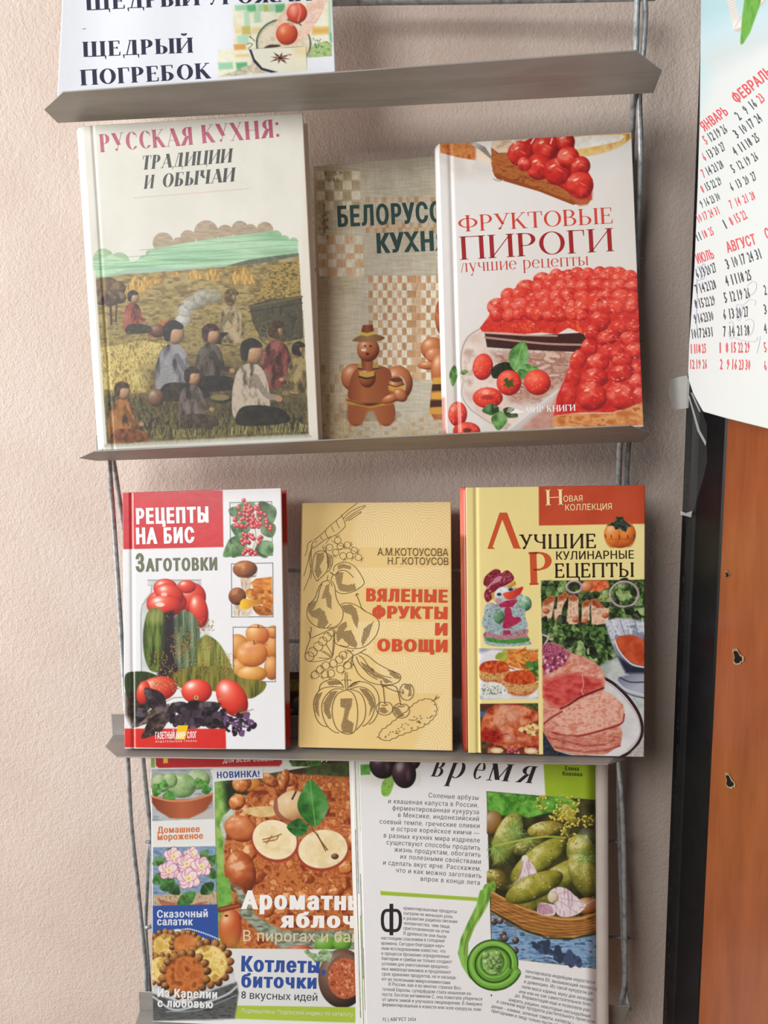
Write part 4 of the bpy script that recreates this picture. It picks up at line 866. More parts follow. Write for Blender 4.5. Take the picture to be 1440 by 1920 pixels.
def art_kot(s):
    s.C[:] = s.gr(['d8b46c', 'e0c07c', 'e6cc8c', 'e0c484'], 562, 0, 850, 300)(s.X, s.Y)
    base = s.C.copy(); X, Y = s.X, s.Y
    s.T(540, 920, 4.235)
    # combed wave ornament: fans of concentric arcs in cream
    R = np.random.RandomState(6); cells = [(470,340),(880,250),(1100,60),(1180,420),(620,420),(760,620),(1000,700),(1250,600),(620,760),(1290,300),(560,-40),(850,40),(1290,820)]
    s.wave = np.zeros(X.shape)
    def waves(cs, ox, oy, k, lim):
        best = np.full(X.shape, 1e9); ph = np.zeros(X.shape)
        for i, (x, y) in enumerate(cs):
            cx, cy = x/k+ox, y/k+oy; d = np.hypot(X-cx, Y-cy); w = d*(.8+.4*((i*7) % 5)/5); m = w < best; best[m] = w[m]; ang = (i*2.4); ph[m] = np.hypot(X-cx-34*math.cos(ang), Y-cy-34*math.sin(ang))[m]
        L = np.clip(.5+1.1*np.cos(ph*2*math.pi/4.9), 0, 1)*.62*lim(X, Y); s.C[:] = s.C*(1-L[..., None])+hx('eee2bc')*L[..., None]
    lim = lambda X, Y: np.clip((X-655-np.maximum(0, 60-(Y-940))*0.2)/12, 0, 1)*np.clip((846-X)/4, 0, 1)*np.where((Y > 1026) & (Y < 1064), .0, 1)*np.where((Y > 1100) & (Y < 1166), .0, 1)*np.where((Y > 1196) & (Y < 1226) & (X > 700), .0, 1)*np.where((Y > 1226) & (Y < 1300), np.clip((X-690-(Y-1226)*.5)/10, 0, 1), 1)*np.where(Y > 1300, np.clip((X-775-(1390-Y)*.5)/14, 0, 1), 1)
    waves(cells+[(700,1180),(820,1240),(1060,1200),(760,1480),(980,1540),(1120,1400),(1250,1500),(1080,1720),(1290,1760),(1190,1950),(1010,1990),(1290,2020)], 540, 920, 4.235, lim)
    R = np.random.RandomState(3)
    s.ink = lambda P, w, c='64502c', sm=0: s.rib(P, w, c, sm)
    # carrot
    for P in ([205,395,260,350,300,312,330,280,380,240,420,208,440,225,455,280,440,300,410,330,380,352,330,370,290,392,240,430,200,460], [190,395,160,420,150,470,135,520], [200,440,170,500,160,560,125,680], [186,470,170,560,186,640,180,700], [205,400,185,450,180,640,125,795], [420,205,470,160,550,98], [440,220,500,165,600,120,606,132,520,180,455,228], [455,245,520,195,575,168,572,180,480,240], [435,200,420,190], [260,360,262,375,278,392], [300,318,298,340,315,368], [345,280,350,300,370,330], [385,240,390,262,410,300], [230,400,215,410], [310,365,325,380]): s.ink(P, 4.5, sm=1)
    for x, y in ((395,395),(330,450),(415,442),(470,432),(380,490),(437,518),(525,475),(490,515),(558,530)):
        P = []
        for q in range(0, 13): P += [x+26*math.cos(q*.5236), y+26*math.sin(q*.5236)]
        s.ink(P, 4, sm=1); a = math.atan2(y-440, x-400)
        for da in (-.5, 0, .5): s.ink([x+26*math.cos(a), y+26*math.sin(a), x+46*math.cos(a+da), y+46*math.sin(a+da)], 3.2)
    for P in ([345,395,400,430,470,455,560,500], [300,420,330,380,345,370], [380,470,430,460]): s.ink(P, 3.5, sm=1)
    # plums, apricot, pears
    for P in ([230,720,200,660,195,580,215,500,265,478,310,505,320,580,300,650,250,700,230,720], [310,500,345,520,355,570,335,620,310,650], [275,440,285,470,300,485], [300,470,310,520,312,580]): s.ink(P, 5, sm=1)
    hatch(s, [225,500,280,490,290,530,250,600,270,650,235,700,210,640,225,570]); hatch(s, [320,510,345,530,345,590,320,625,312,600])
    for P in ([360,640,370,600,420,572,470,570,520,595,560,640,590,690,604,735,570,770,520,800,450,818,400,810,380,790], [335,650,370,670,400,640,440,632,480,650,520,690], [330,645,360,665,345,690,345,710], [380,660,395,650]): s.ink(P, 5, sm=1)
    hatch(s, [395,590,440,580,500,600,500,625,440,615,395,625]); hatch(s, [370,670,400,645,440,650,425,740,480,750,530,735,540,790,470,805,410,795,390,750])
    for P in ([315,712,270,730,235,790,215,850,165,910,150,980,175,1040,240,1085,320,1092,390,1070,430,1020,435,950,400,890,378,830,370,760,345,720,315,712], [318,670,312,700,315,715], [225,890,240,840,250,790,270,740], [345,1060,325,1075,310,1090], [320,725,340,735,350,760]): s.ink(P, 5, sm=1)
    hatch(s, [300,750,330,740,325,800,345,840,345,940,310,920,300,850,265,860]); hatch(s, [160,900,215,870,225,900,190,960,250,930,290,960,320,1050,290,1090,230,1080,240,1020,190,1000,160,960])
    s.T(540, 1160, 4.235)
    for P in ([415,-110,450,-125,510,-120,570,-90,610,-60,670,-30,715,10,722,60,700,130,650,190,600,225,540,238,470,230,390,205,360,160,365,100], [540,-200,560,-150,575,-110,580,-90], [535,-180,550,-200,560,-190], [580,-90,600,-70,615,-60], [330,70,370,75,400,60], [465,245,500,260,520,250], [410,210,460,222,490,210]): s.ink(P, 5, sm=1)
    hatch(s, [420,-105,500,-115,540,-80,560,0,550,80,520,30,500,-30,450,-50]); hatch(s, [380,110,410,50,460,20,470,60,440,100,500,90,520,130,550,200,540,235,470,200,430,150,390,190]); hatch(s, [590,130,600,80,650,40,680,20,660,80,640,140,590,220,580,180])
    # blackberry branch, pods, currants
    for P in ([170,70,185,75,178,130,190,150,280,110,330,90,360,100,370,170,355,290,330,318,220,340,160,335,135,300,150,230,175,160,165,100], [240,310,340,318], [255,250,300,280,340,310], [280,255,320,280,345,305], [300,200,335,260,350,295], [360,170,355,240,352,290]): s.ink(P, 4.5, sm=1)
    for x, y, r in ((170,300,36),(195,265,36),(240,220,36),(275,180,34),(310,145,34),(345,110,30)):
        P = []
        for q in range(0, 11): P += [x+r*math.cos(q*.6-2.6), y+r*math.sin(q*.6-2.6)]
        s.ink(P, 4, sm=1)
    for x, y in ((435,290),(405,325),(360,355),(300,372),(255,405),(215,445),(415,400),(470,370),(340,435),(292,440)):
        P = []
        for q in range(0, 13): P += [x+30*math.cos(q*.5236), y+30*math.sin(q*.5236)]
        s.ink(P, 4, sm=1); a = math.atan2(y-350, x-370) if (x, y) != (360, 355) else 2
        for da in (-.5, 0, .5): s.ink([x+30*math.cos(a), y+30*math.sin(a), x+48*math.cos(a+da), y+48*math.sin(a+da)], 3.2)
    for P in ([470,250,500,270,520,290,560,275,620,240], [520,290,480,330,440,370], [515,290,510,330,530,380,560,440,620,490,700,520,790,525,860,510,890,480,890,450,850,425,780,395,700,350,640,300,570,265], [560,290,600,320,640,380,700,430,760,455,820,470], [540,300,560,350,600,400,650,450,710,485], [515,300,500,350,520,370], [790,410,840,425,885,440]): s.ink(P, 5, sm=1)
    hatch(s, [575,340,620,365,680,400,690,435,740,455,790,480,830,505,770,515,750,480,690,465,640,430,600,400]); hatch(s, [800,420,850,430,885,455,890,480,850,475,810,445])
    # pumpkin
    for P in ([455,430,452,500,460,560,475,560,468,490,470,440], [455,430,475,430], [460,565,390,600,352,690,355,790,385,870,440,910,490,915,530,890,550,800,550,700,530,620,500,580,460,565], [440,560,360,560,300,610,268,680,275,770,310,850,360,895,405,908], [430,545,340,540,260,560,215,620,202,690,220,780,260,840,310,860], [245,570,260,520,310,490,370,480,420,510,440,550], [480,560,530,570,580,600,610,670,615,750,595,820,540,885], [490,560,560,540,630,560,680,620,690,690,670,770,630,830,590,855], [480,545,520,515,580,500,650,520,700,570,722,640,715,740,680,810,640,840], [420,490,450,485,455,500], [470,490,490,485,500,495], [490,545,520,510,570,495]): s.ink(P, 5, sm=1)
    hatch(s, [415,635,510,630,505,690,480,750,470,800,520,830,510,910,430,905,420,850,440,780,450,710,415,700]); hatch(s, [335,580,395,570,350,650,330,720,345,790,320,800,285,740,280,670,310,620]); hatch(s, [225,600,275,580,245,650,240,720,250,790,215,740,208,670]); hatch(s, [305,500,370,485,420,505,430,520,330,530]); hatch(s, [560,550,620,560,670,620,688,690,660,740,640,780,655,700,620,630]); hatch(s, [490,520,530,500,555,515,500,545])
    # cherries
    for x, y, a, b in ((765,712,66,54),(898,730,66,60),(942,580,56,68)):
        P = []
        for q in range(0, 15): P += [x+a*math.cos(q*.4488-1.5), y+b*math.sin(q*.4488-1.5)*(1 if q not in (0, 14) else .82)]
        s.ink(P, 5, sm=1)
    for P in ([755,530,768,680], [745,520,762,530,790,550,850,575,910,585], [750,535,800,530,845,535,870,570,895,690], [745,495,735,500,750,545], [740,685,765,690,790,680], [868,690,895,700,925,690], [905,560,915,585,905,600]): s.ink(P, 6, sm=1)
    hatch(s, [725,710,760,700,800,740,760,755,730,740]); hatch(s, [840,700,870,700,920,770,880,785,845,750]); hatch(s, [930,520,975,530,980,610,950,620,960,570,920,550])
    # cucumber
    P = []
    out = [(715,940),(735,890),(790,850),(850,800),(920,750),(980,690),(1040,650),(1110,635),(1160,660),(1182,720),(1160,780),(1110,830),(1040,870),(960,900),(880,930),(800,965),(745,960),(715,940)]
    for i, q in enumerate(smooth_path([(a, b, 0) for a, b in out], 3)): P += [q[0]+(5 if i % 2 else -3)*.7, q[1]+(5 if i % 2 else -4)*.8]
    s.ink(P, 4.5); s.ink([1140,655,1170,640,1200,620], 5); s.ink([1165,640,1180,610], 5); s.ink([700,940,735,945], 4)
    for i in range(52):
        x = R.uniform(740, 1170); y = 945-(x-730)*.62+R.uniform(-10, 105)-max(0, x-1080)*.2
        if y < 940-(x-715)*.33+20 and y > 660: s.ink([x, y, x+7, y-4, x+9, y+4, x+2, y+6, x, y], 3)
    # worn lower edge of the spine fold
    s.po([120,0,205,0,240,1000,225,1018,95,1015], s.mo(['c8a060', 'd4b070'], 60, 300, seed=4), al=.35, soft=5)
    for i in range(12): x = 205+R.uniform(-6, 40)*(i/12); y = 780+i*20; s.li([x, y, x+4, y+24], 2.5, 'f0e0b8', al=.7)
    s.T(540, 920, 4.235)
    s.tx('А.М.КОТОУСОВА', 710, 515, 1270, 520, 60, '4c3c20', b=-.004); s.tx('Н.Г.КОТОУСОВ', 792, 586, 1272, 590, 58, '4c3c20', b=-.004)
    s.tx('ВЯЛЕНЫЕ', 620, 875, 1262, 886, 96, 'cc4c2c', b=.06); s.tx('ФРУКТЫ', 668, 1008, 1262, 1018, 92, 'cc4c2c', b=.06)
    s.T(540, 1160, 4.235); s.tx('И', 1166, 129, 1262, 131, 92, 'cc4c2c', b=.06); s.tx('ОВОЩИ', 708, 255, 1262, 263, 92, 'cc4c2c', b=.06)
def rib(s, P, w, c, sm=0):              # an inked line as a thin ribbon of its own, sharp at any size
    P = np.array(P, float).reshape(-1, 2)
    if sm and len(P) > 2: P = np.array(smooth_path(P, 4))
    d = np.gradient(P, axis=0); d /= np.maximum(np.linalg.norm(d, axis=1, keepdims=True), 1e-6); n = np.stack([-d[:, 1], d[:, 0]], 1)*w/2
    k = len(P); s.tri(np.vstack([P+n, P-n]), [(i, i+1, k+i+1) for i in range(k-1)]+[(i, k+i+1, k+i) for i in range(k-1)], c)
Surf.rib = rib
def greens(s, P, seed, cols=('16200e', '2e4a20', '4c7034', '7c9a5c')):
    s.po(P, s.mo(cols, 22, seed=seed, lo=.2, hi=.8))
    Q = np.array(P, float).reshape(-1, 2); R = np.random.RandomState(seed); (x0, y0), (x1, y1) = Q.min(0), Q.max(0)
    for i in range(max(8, int((x1-x0)*(y1-y0)/3000))):
        x = R.uniform(x0+14, x1-14); y = R.uniform(y0+14, y1-14); a = R.uniform(0, 6.28); L = R.uniform(44, 84)
        s.leaf(x, y, min(max(x+L*math.cos(a), x0), x1), min(max(y+L*math.sin(a), y0), y1)+.1, L*.45, ['2c4c1c', '5c8040', '16240e', '8ca868', '1c3014'][i % 5], 'a8bc88' if i % 5 in (1, 3) else '3c5828', i)
def art_luch(s):
    s.C[:] = s.mo(['e4d690', 'eadf9e'], 200, seed=2)(s.X, s.Y)
    s.T(840, 890, 3.6)
    s.po([612,70,1400,60,1400,330,614,344], s.mo(['b84426', 'c04e2e'], 200, seed=3))
    s.po([1296,60,1340,60,1340,330,1300,330], 'a83c22', al=.4, soft=6)
    # pumpkin timer
    s.ba(1160,402,108,94,'d8762c',0,dk='9c4414',lt='f0a860',sp=.5); s.ba(1110,410,54,86,'dc7c30',0,dk='a44c18',lt='f0a860',sp=.4,al=.6); s.ba(1215,405,52,86,'d4702a',0,dk='a04818',lt='eca058',sp=.4,al=.6)
    s.po([1068,345,1110,320,1135,310,1134,285,1180,283,1188,308,1215,325,1240,350,1215,355,1200,388,1180,380,1160,365,1130,372,1115,345], s.mo(['141c18', '2c3c30', '44584a'], 10, seed=4))
    for i in range(16): s.li([1090+i*11, 430+(i % 2)*3+4*math.sin(i*.4), 1090+i*11, 440], 3, '6c2c10')
    for x in (1062,1100,1155,1212,1254): s.li([x, 412+abs(x-1158)*-.06, x+4, 430+abs(x-1158)*-.06], 6, '5c2010')
    # snowman ornament
    s.po([255,935,262,900,330,870,330,820,460,760,520,840,560,860,560,900,520,930,500,960,540,1100,545,1150,270,1150,250,1050], s.mo(['8ca4a4', 'b4c8c8', '7c8c94', 'a898a0'], 24, seed=5), sm=1)
    s.po([245,800,262,760,240,740,250,690,310,640,350,645,360,665,400,645,440,680,436,720,350,770,330,800,285,850,262,860,246,830], s.mo(['5c1420', '7c1c2c', '94303c'], 14, seed=6), sm=1); s.po([262,760,300,720,330,690,362,685,350,720,300,740,270,775], 'c07c94', sm=1)
    s.sc([262,680,430,660,430,720,280,760], 60, 2, 3.2, ['c88090'], 3, 'e'); s.sc([250,800,300,770,270,850,250,840], 16, 2, 3, ['c88090'], 4, 'e')
    s.po([290,800,400,750,455,715,460,745,400,775,330,815,300,850], s.mo(['b8802c', 'e0a848', 'a06c20'], 8, seed=7))
    s.ba(385,820,74,66,'b0bcc0',0,dk='5c6c78',lt='d8e0e0',sp=.2,nz=.5); s.el(422,775,16,11,'2c3448'); s.el(345,808,16,11,'2c3448'); s.el(340,850,24,18,'c07c8c',al=.7)
    s.po([372,800,430,785,504,756,490,800,440,838,400,842,380,826], s.gr(['e06040', 'b82020'], 372, 800, 480, 840), sm=1)
    s.po([345,880,400,850,470,850,440,890,460,930,480,990,430,1010,400,960,360,980,375,920], s.mo(['941c40', 'b83058', '7c1430'], 14, seed=8), sm=1); s.po([380,980,430,980,420,1080,370,1085], s.mo(['9c2046', 'b83058'], 12, seed=9))
    s.ba(520,870,44,50,'6c9c7c',0,dk='34503c',lt='a8ccb0',sp=.1,nz=.6); s.ba(290,920,46,56,'8c98a0',0,dk='4c545c',lt='b8c4c8',sp=.1,nz=.6); s.ba(345,960,34,40,'588864',0,dk='2c4c34',sp=.1,nz=.6)
    s.T(840, 1140, 3.6)
    s.po([250,30,300,0,500,0,520,60,520,140,250,140], s.mo(['7c9494', 'acc4c4', '687880'], 14, seed=10), sm=1); s.po([385,0,420,0,440,60,480,60,490,90,420,130,370,135,380,60], s.mo(['941c40', 'b83058'], 12, seed=9), sm=1)
    s.po([255,160,380,185,530,140,535,180,520,205,265,215], s.mo(['7c4c50', 'b0949a', 'a86468'], 12, seed=11), sm=1); s.po([262,200,380,215,535,200,540,225,450,240,330,235,270,225], s.mo(['2c6c2c', '4c9444', '387c38'], 8, seed=12), sm=1)
    s.ba(345,60,36,46,'588864',0,dk='2c4c34',sp=.1,nz=.6)
    # cutlets
    s.po([203,272,606,278,612,616,214,622], s.mo(['7888a0', 'b0b8c4'], 60, seed=13)); s.po([203,310,300,280,606,300,612,600,560,616,240,616,205,560], s.mo(['cfd0d4', 'e0e2e4'], 60, seed=14), sm=0, soft=3)
    s.po([330,320,400,285,500,276,606,290,608,440,560,430,440,400,350,360], s.mo(['7c8c30', 'c88030', 'd89c3c'], 20, seed=15)); R = np.random.RandomState(6)
    for i in range(90): x = R.uniform(350, 590); y = R.uniform(290, 400); a = R.uniform(-.6, 1); s.li([x, y, x+44*math.cos(a), y+44*math.sin(a)], R.uniform(5, 10), ['c8602c', 'd87c3c', 'a84820', 'e0a050'][i % 4])
    s.sc([330,320,380,290,400,330,360,350], 10, 10, 18, ['a8b044', '8c9c3c'], 4, 'e', 1.5); s.sc([540,380,606,360,606,480,570,470], 16, 8, 20, ['4c7c34', '7ca050', '345c24'], 5, 'e', 1.5)
    for cx, cy, rx, ry in ((310,430,105,76),(488,505,112,86)):
        s.po([cx-rx, cy-ry*.3, cx+rx, cy-ry*.1, cx+rx*.95, cy+ry*.6, cx+rx*.4, cy+ry, cx-rx*.4, cy+ry*.98, cx-rx*.95, cy+ry*.5], s.mo(['8c5424', 'c89858', 'd8b078', 'a87038'], 9, seed=cx), sm=1)
        s.po([cx-rx, cy-ry*.2, cx-rx*.7, cy-ry*.8, cx, cy-ry, cx+rx*.7, cy-ry*.85, cx+rx, cy-ry*.2, cx+rx*.5, cy+ry*.12, cx-rx*.4, cy+ry*.1], s.mo(['9c2c10', 'c04c20', 'd4682c'], 16, seed=cx+1), sm=1)
        s.po([cx-rx*.8, cy+ry*.7, cx, cy+ry*.94, cx+rx*.8, cy+ry*.6, cx+rx*.4, cy+ry*1.02, cx-rx*.4, cy+ry], 'b04020', al=.6, soft=3)
    s.po([210,530,250,505,320,500,380,530,400,570,350,600,260,605,215,580], s.mo(['c8ccc8', 'e8ece8'], 10, seed=17), sm=1); s.sc([220,520,380,520,390,580,240,595], 50, 2, 4, ['5c6c54', '8c9c84', '44543c'], 7, 'e', 1.5)
    # roast chicken
    s.po([212,644,608,640,614,985,220,980], s.mo(['7c1c14', '5c2820', '3c3020'], 50, seed=18)); s.po([215,700,290,690,280,720,215,740], '3c5c94', soft=2); s.po([480,644,606,642,606,690,560,680], s.mo(['2c3818', '5c6c34'], 14, seed=3))
    s.po([225,760,260,690,330,650,400,655,520,660,605,700,610,760,560,790,480,840,540,850,610,860,612,930,480,960,400,950,360,930,240,920,220,850], s.mo(['8c2c14', 'b0502c', 'c86c44', 'd89070'], 40, seed=19), sm=0, soft=2)
    s.po([330,665,400,660,490,690,470,760,400,790,360,850,330,790,340,720], s.mo(['d09478', 'dcac94', 'c07c58'], 24, seed=20), sm=1, soft=8, al=.8); s.po([225,830,330,820,370,880,330,915,240,910], s.mo(['8c1410', 'a82818', '701010'], 20, seed=21), sm=1, soft=5)
    s.po([380,870,470,840,610,880,612,925,480,960,390,950,365,910], s.mo(['a03c20', 'c0603c', 'd08a68'], 24, seed=22), sm=1, soft=2); s.li([360,860,390,850,420,860], 5, '5c1810', sm=1); s.ba(420,890,46,40,'c88868',0,dk='a04424',sp=.4,al=.6)
    for i in range(140): x = R.uniform(240, 600); y = R.uniform(670, 950); s.el(x, y, 3, 2, ['d8a080', '8c3c20'][i % 2], al=.35)
    s.sc([490,820,560,780,612,790,612,850,540,855], 40, 6, 14, ['d8b46c', 'b88c48', 'e4cc94', '8c5c2c'], 9, 'e', 1.3)
    s.sc([222,905,300,920,330,985,220,982], 30, 6, 16, ['5c4428', '7c1c20', '3c3020', 'a06c44'], 10, 'e', 1.4); s.sc([400,955,612,940,614,985,400,985], 24, 10, 20, ['8c2028', 'c0a070', '6c2c20'], 11, 'e', 1.3)
    for x, y, a, b in ((330,962,44,20),(560,965,44,22)): s.el(x, y, a, b, 'd8b484'); s.el(x, y, a*.6, b*.5, 'e8d4ac')
    s.sc([405,955,470,955,470,985,405,985], 12, 9, 13, ['8c2430', 'a83848'], 12)
    # salad and ham
    s.T(840, 890, 3.6); s.po([626,716,1400,708,1400,1300,640,1300], s.mo(['10160c', '24341a', '3c5428'], 30, seed=24))
    greens(s, [626,718,800,716,800,820,626,830], 31); greens(s, [1080,716,1330,712,1330,960,1120,900], 32); greens(s, [860,780,1090,780,1100,860,900,850], 34, ('4c5c2c', '7c8c4c', 'a0a868'))
    s.po([910,716,1080,714,1090,760,1020,790,950,780], s.mo(['b83c20', 'cc5c34', 'd88050'], 20, seed=33)); s.ba(935,758,40,34,'c87c4c',0,dk='8c4420',sp=.2)
    for x, y, a, b in ((852,758,50,40),(1190,808,96,86)):
        P = [];
        for q in range(25): P += [x+a*math.cos(q*.2618), y+b*math.sin(q*.2618)]
        s.li(P, 13, 'c8c0c0'); s.li([p+(3 if i % 2 else 2) for i, p in enumerate(P)], 5, '8c6078')
    for i, P in enumerate(([640,860,690,815,725,830,700,960,650,1060,630,1050,632,920], [740,830,790,790,815,810,770,900,750,1020,720,1040,735,900], [815,820,850,810,880,830,880,900,870,1010,815,1010,810,900], [905,870,940,840,965,860,950,930,960,980,900,1000], [965,845,1000,840,1080,920,1085,1000,970,1020])):
        s.po(P, s.mo(['b88c6c', 'd8b89c', 'e4ccb4', 'c09878'], 22, seed=40+i)); s.po([P[0], P[1], P[2], P[3], P[4], P[5], P[4]-14, P[5]+26, P[0]+4, P[1]+30], s.mo(['8c3c1c', 'b8683c', '7c2c14'], 12, seed=50+i), soft=2)
        s.sc(P, 6, 2, 4, ['8c5c34'], i, 'e')
    s.T(840, 1140, 3.6)
    for i, P in enumerate(([632,0,700,0,680,40,640,60], [715,10,770,0,760,100,720,90], [805,10,880,0,880,100,835,115,800,90], [905,30,960,10,940,110,905,130], [965,0,1090,0,1080,70,990,95,970,60])):
        s.po(P, s.mo(['c8a084', 'e0c4ac', 'b08060'], 22, seed=60+i), sm=0, soft=1.5); s.ba(P[4]-18 if len(P) > 6 else P[0]+30, P[5]-20, 24, 18, 'b05c34', 0, dk='7c3018', sp=.1)
    greens(s, [632,70,800,110,800,260,700,240,632,160], 36); greens(s, [760,110,1000,110,930,340,820,290], 37); greens(s, [900,120,1120,130,1140,340,1040,390,930,320], 38, ('0c1408', '24401c', '3c602c', '5c7c44')); greens(s, [1140,0,1330,0,1330,110,1180,90], 39)
    s.li([640,180,675,200,650,250], 12, 'c0a8b0', sm=1)
    s.po([1000,400,1140,330,1330,330,1330,1100,640,1100,1000,700], s.mo(['9ca8a4', 'c0c8c6', 'b0b8b8'], 80, seed=25), soft=3); s.po([960,480,1060,470,1200,590,1290,720,1310,850,1240,960,1150,1010,900,1020], s.mo(['c8cacc', 'd8dadc'], 90, seed=26), sm=0, soft=3)
    s.li([1050,470,1130,520,1220,610,1290,720,1312,820,1290,900,1230,970,1160,1010], 20, '2c1418', sm=1); s.li([1062,500,1130,545,1210,630,1275,730,1296,820,1275,890,1210,960], 5, 'a8a0a4', sm=1); s.po([1210,1000,1330,880,1330,1012], s.mo(['9c9c94', 'c4c4bc', '7c7c78'], 5, seed=27))
    # gravy boat
    s.po([1058,90,1130,68,1230,70,1330,90,1330,620,1260,600,1140,520,1150,470,1220,450,1180,400,1130,310,1090,200], s.gr(['c4c8d0', '8c94a4', '5c6478', 'a8aebc'], 1060, 100, 1330, 500), sm=0, soft=2)
    s.po([1150,330,1200,440,1330,440,1330,400,1240,390], '1e2434', soft=3); s.po([1066,96,1140,72,1330,100,1330,160,1240,170,1150,190,1115,250], s.mo(['a4acbc', 'd0d4dc', '7c88a0'], 40, 30, seed=28), soft=2)
    for k in range(5): s.li([1110+k*50, 80, 1150+k*44, 180], 9, ['e4e8ec', '6c7890'][k % 2], al=.6)
    s.po([1125,220,1150,190,1240,180,1330,215,1330,395,1250,375,1190,330,1150,270], s.mo(['a83c1c', 'bc4c28', 'c85c34'], 60, seed=29), soft=1); s.li([1125,215,1150,280,1195,340,1250,384,1330,402], 9, 'd4d8dc', sm=1); s.li([1142,500,1200,550,1330,590], 14, 'c4c8d0', sm=1); s.li([1146,525,1220,580,1330,610], 8, '4c5468', sm=1); s.li([1160,470,1230,500,1330,500], 10, '3c4458', sm=1)
    # ham
    s.po([640,250,700,230,760,250,830,300,920,330,1000,370,1050,430,1060,480,1050,560,1100,580,1180,650,1195,720,1160,790,1180,850,1160,930,1060,990,860,990,700,940,660,860,640,820], s.mo(['b86c58', 'cc8c78', 'd8a894', 'c47c64'], 40, 24, seed=70), soft=1.5)
    s.po([636,250,700,232,770,262,830,310,790,380,640,460], s.mo(['5c1c34', '9c3c54', 'b88098', '7c2c58', 'c0486c'], 9, seed=71), soft=2)
    s.sc([640,330,830,320,760,400,650,460], 40, 5, 10, ['8c1c24', 'c04440', '6c2c54', 'd8b0b8'], 13, 'e', 1.4)
    s.po([640,470,760,410,920,350,1010,400,1050,450,1056,520,900,470,700,560,640,600], s.mo(['c4705c', 'd49884', 'dcb4a0'], 30, 16, seed=72), soft=4)
    s.po([640,500,760,450,880,440,960,470,1040,500,1040,545,900,600,800,660,760,678,690,650,640,600], s.mo(['a82c28', 'c04440', 'cc5c54'], 40, 20, seed=73), soft=6)
    s.li([1050,540,960,575,880,610,800,665,760,680], 12, '5c1818', sm=1); s.li([905,450,915,520,900,560,915,585], 5, 'e0a898', sm=1)
    s.po([760,690,860,640,960,590,1060,560,1140,610,1185,690,1160,770,1040,830,900,860,800,860,760,800,700,740], s.mo(['c8806c', 'd8a08c', 'e0b8a8', 'cc8c78'], 34, 20, seed=74), sm=0, soft=2)
    for P in ([1190,720,1170,780,1060,820,900,862,790,862,700,840], [680,880,800,900,920,930,1060,920,1120,890], [1160,930,1060,960,900,970,720,940], [650,780,700,740,770,700]): s.li(P, 11, '7c1c1c', sm=1, al=.85); s.li([p-(7 if i % 2 else 0) for i, p in enumerate(P)], 6, 'b04840', sm=1, al=.7)
    s.po([640,800,720,850,900,870,1100,850,1170,830,1170,920,1080,980,900,1000,720,960,650,880], s.mo(['9c4034', 'cc8470', 'b0604c', 'dcaa98'], 50, 10, seed=75), al=.6)
    for i in range(90): x = R.uniform(680, 1150); y = R.uniform(600, 960); s.li([x, y, x+R.uniform(10, 36), y-R.uniform(2, 16)], 2, ['e8c4b4', 'a85040'][i % 2], al=.4)
    s.po([640,830,680,900,720,960,830,995,640,1010], s.mo(['1c2028', '343c50', '101418'], 20, seed=76)); s.po([606,0,626,0,645,1005,612,1005], 'e4d690', al=0)
    s.T(840, 890, 3.6); s.re(600, 716, 626, 1000, 'e6d994'); s.T(840, 1140, 3.6); s.po([608,-10,628,-10,642,1010,616,1010], 'e8dc98')
    s.po([205,618,642,612,642,642,208,646], 'e6d994'); s.po([130,-60,202,-60,222,1010,140,1010], 'e6d890')
    s.T(840, 890, 3.6)
    rf = (.13, .045, .05)
    s.tx('Н', 660, 208, 778, 204, 106, 'eedfa8', f=rf); s.tx('ОВАЯ', 780, 182, 908, 178, 40, 'eedfa8', b=.005); s.tx('КОЛЛЕКЦИЯ', 792, 242, 1106, 234, 42, 'eedfa8', b=.005)
    s.po([0,0,1,0,1,1], 'e6d994'); 
    s.tri([[266,501],[348,256],[398,256],[488,498],[442,498],[366,302],[300,488],[318,501]], [(0,1,6),(0,6,7),(1,2,5),(2,3,4),(2,4,5),(1,5,6)], 'c4502a')
    s.tri([[440,498],[455,488],[490,492],[494,500]], [(0,1,2),(0,2,3)], 'c4502a')
    rk = (.135, .085, .03)
    s.tx('УЧШИЕ', 482, 502, 998, 496, 98, '2c1c10', f=rk)
    s.tx('Р', 550, 745, 704, 740, 222, 'c4502a', f=(.17, .06, .03)); s.tx('КУЛИНАРНЫЕ', 730, 574, 1254, 566, 56, '2c1c10', b=.012); s.tx('ЕЦЕПТЫ', 722, 697, 1254, 690, 98, '2c1c10', f=rk)
def radish(s, x, y, r, seed):
    R = np.random.RandomState(seed)
    for i in range(9):
        a = i*.7+R.uniform(-.2, .2); d = r*(.62 if i % 2 else .42); u, v = x+d*math.cos(a), y+d*.8*math.sin(a)
        s.el(u, v, r*.5, r*.42, 'b84870', rot=math.degrees(a)); s.el(u, v, r*.46, r*.38, s.mo(['d8c0c8', 'ecdcdc'], r*.4, seed=seed+i), rot=math.degrees(a))
    s.el(x, y, r*.32, r*.28, 'e8dcb0'); s.el(x, y, r*.14, r*.12, 'd8b84c')
def gate(s, x, y, a, b, rot, c, seed):      # an open pie with a pleated rim
    n = 16; q0 = math.radians(rot)
    for i in range(n):
        q = i*2*math.pi/n; u, v = a*math.cos(q), b*math.sin(q); X_, Y_ = x+u*math.cos(q0)-v*math.sin(q0), y+u*math.sin(q0)+v*math.cos(q0)
        s.ba(X_, Y_, a*.24, a*.2, ['7c4c28', '5c3418', '94602f'][i % 3], math.degrees(q)+rot, dk='301a0c', lt='b88850', sp=.1)
    s.el(x, y, a*.9, b*.88, s.mo(c, a*.34, seed=seed), rot=rot, soft=2)
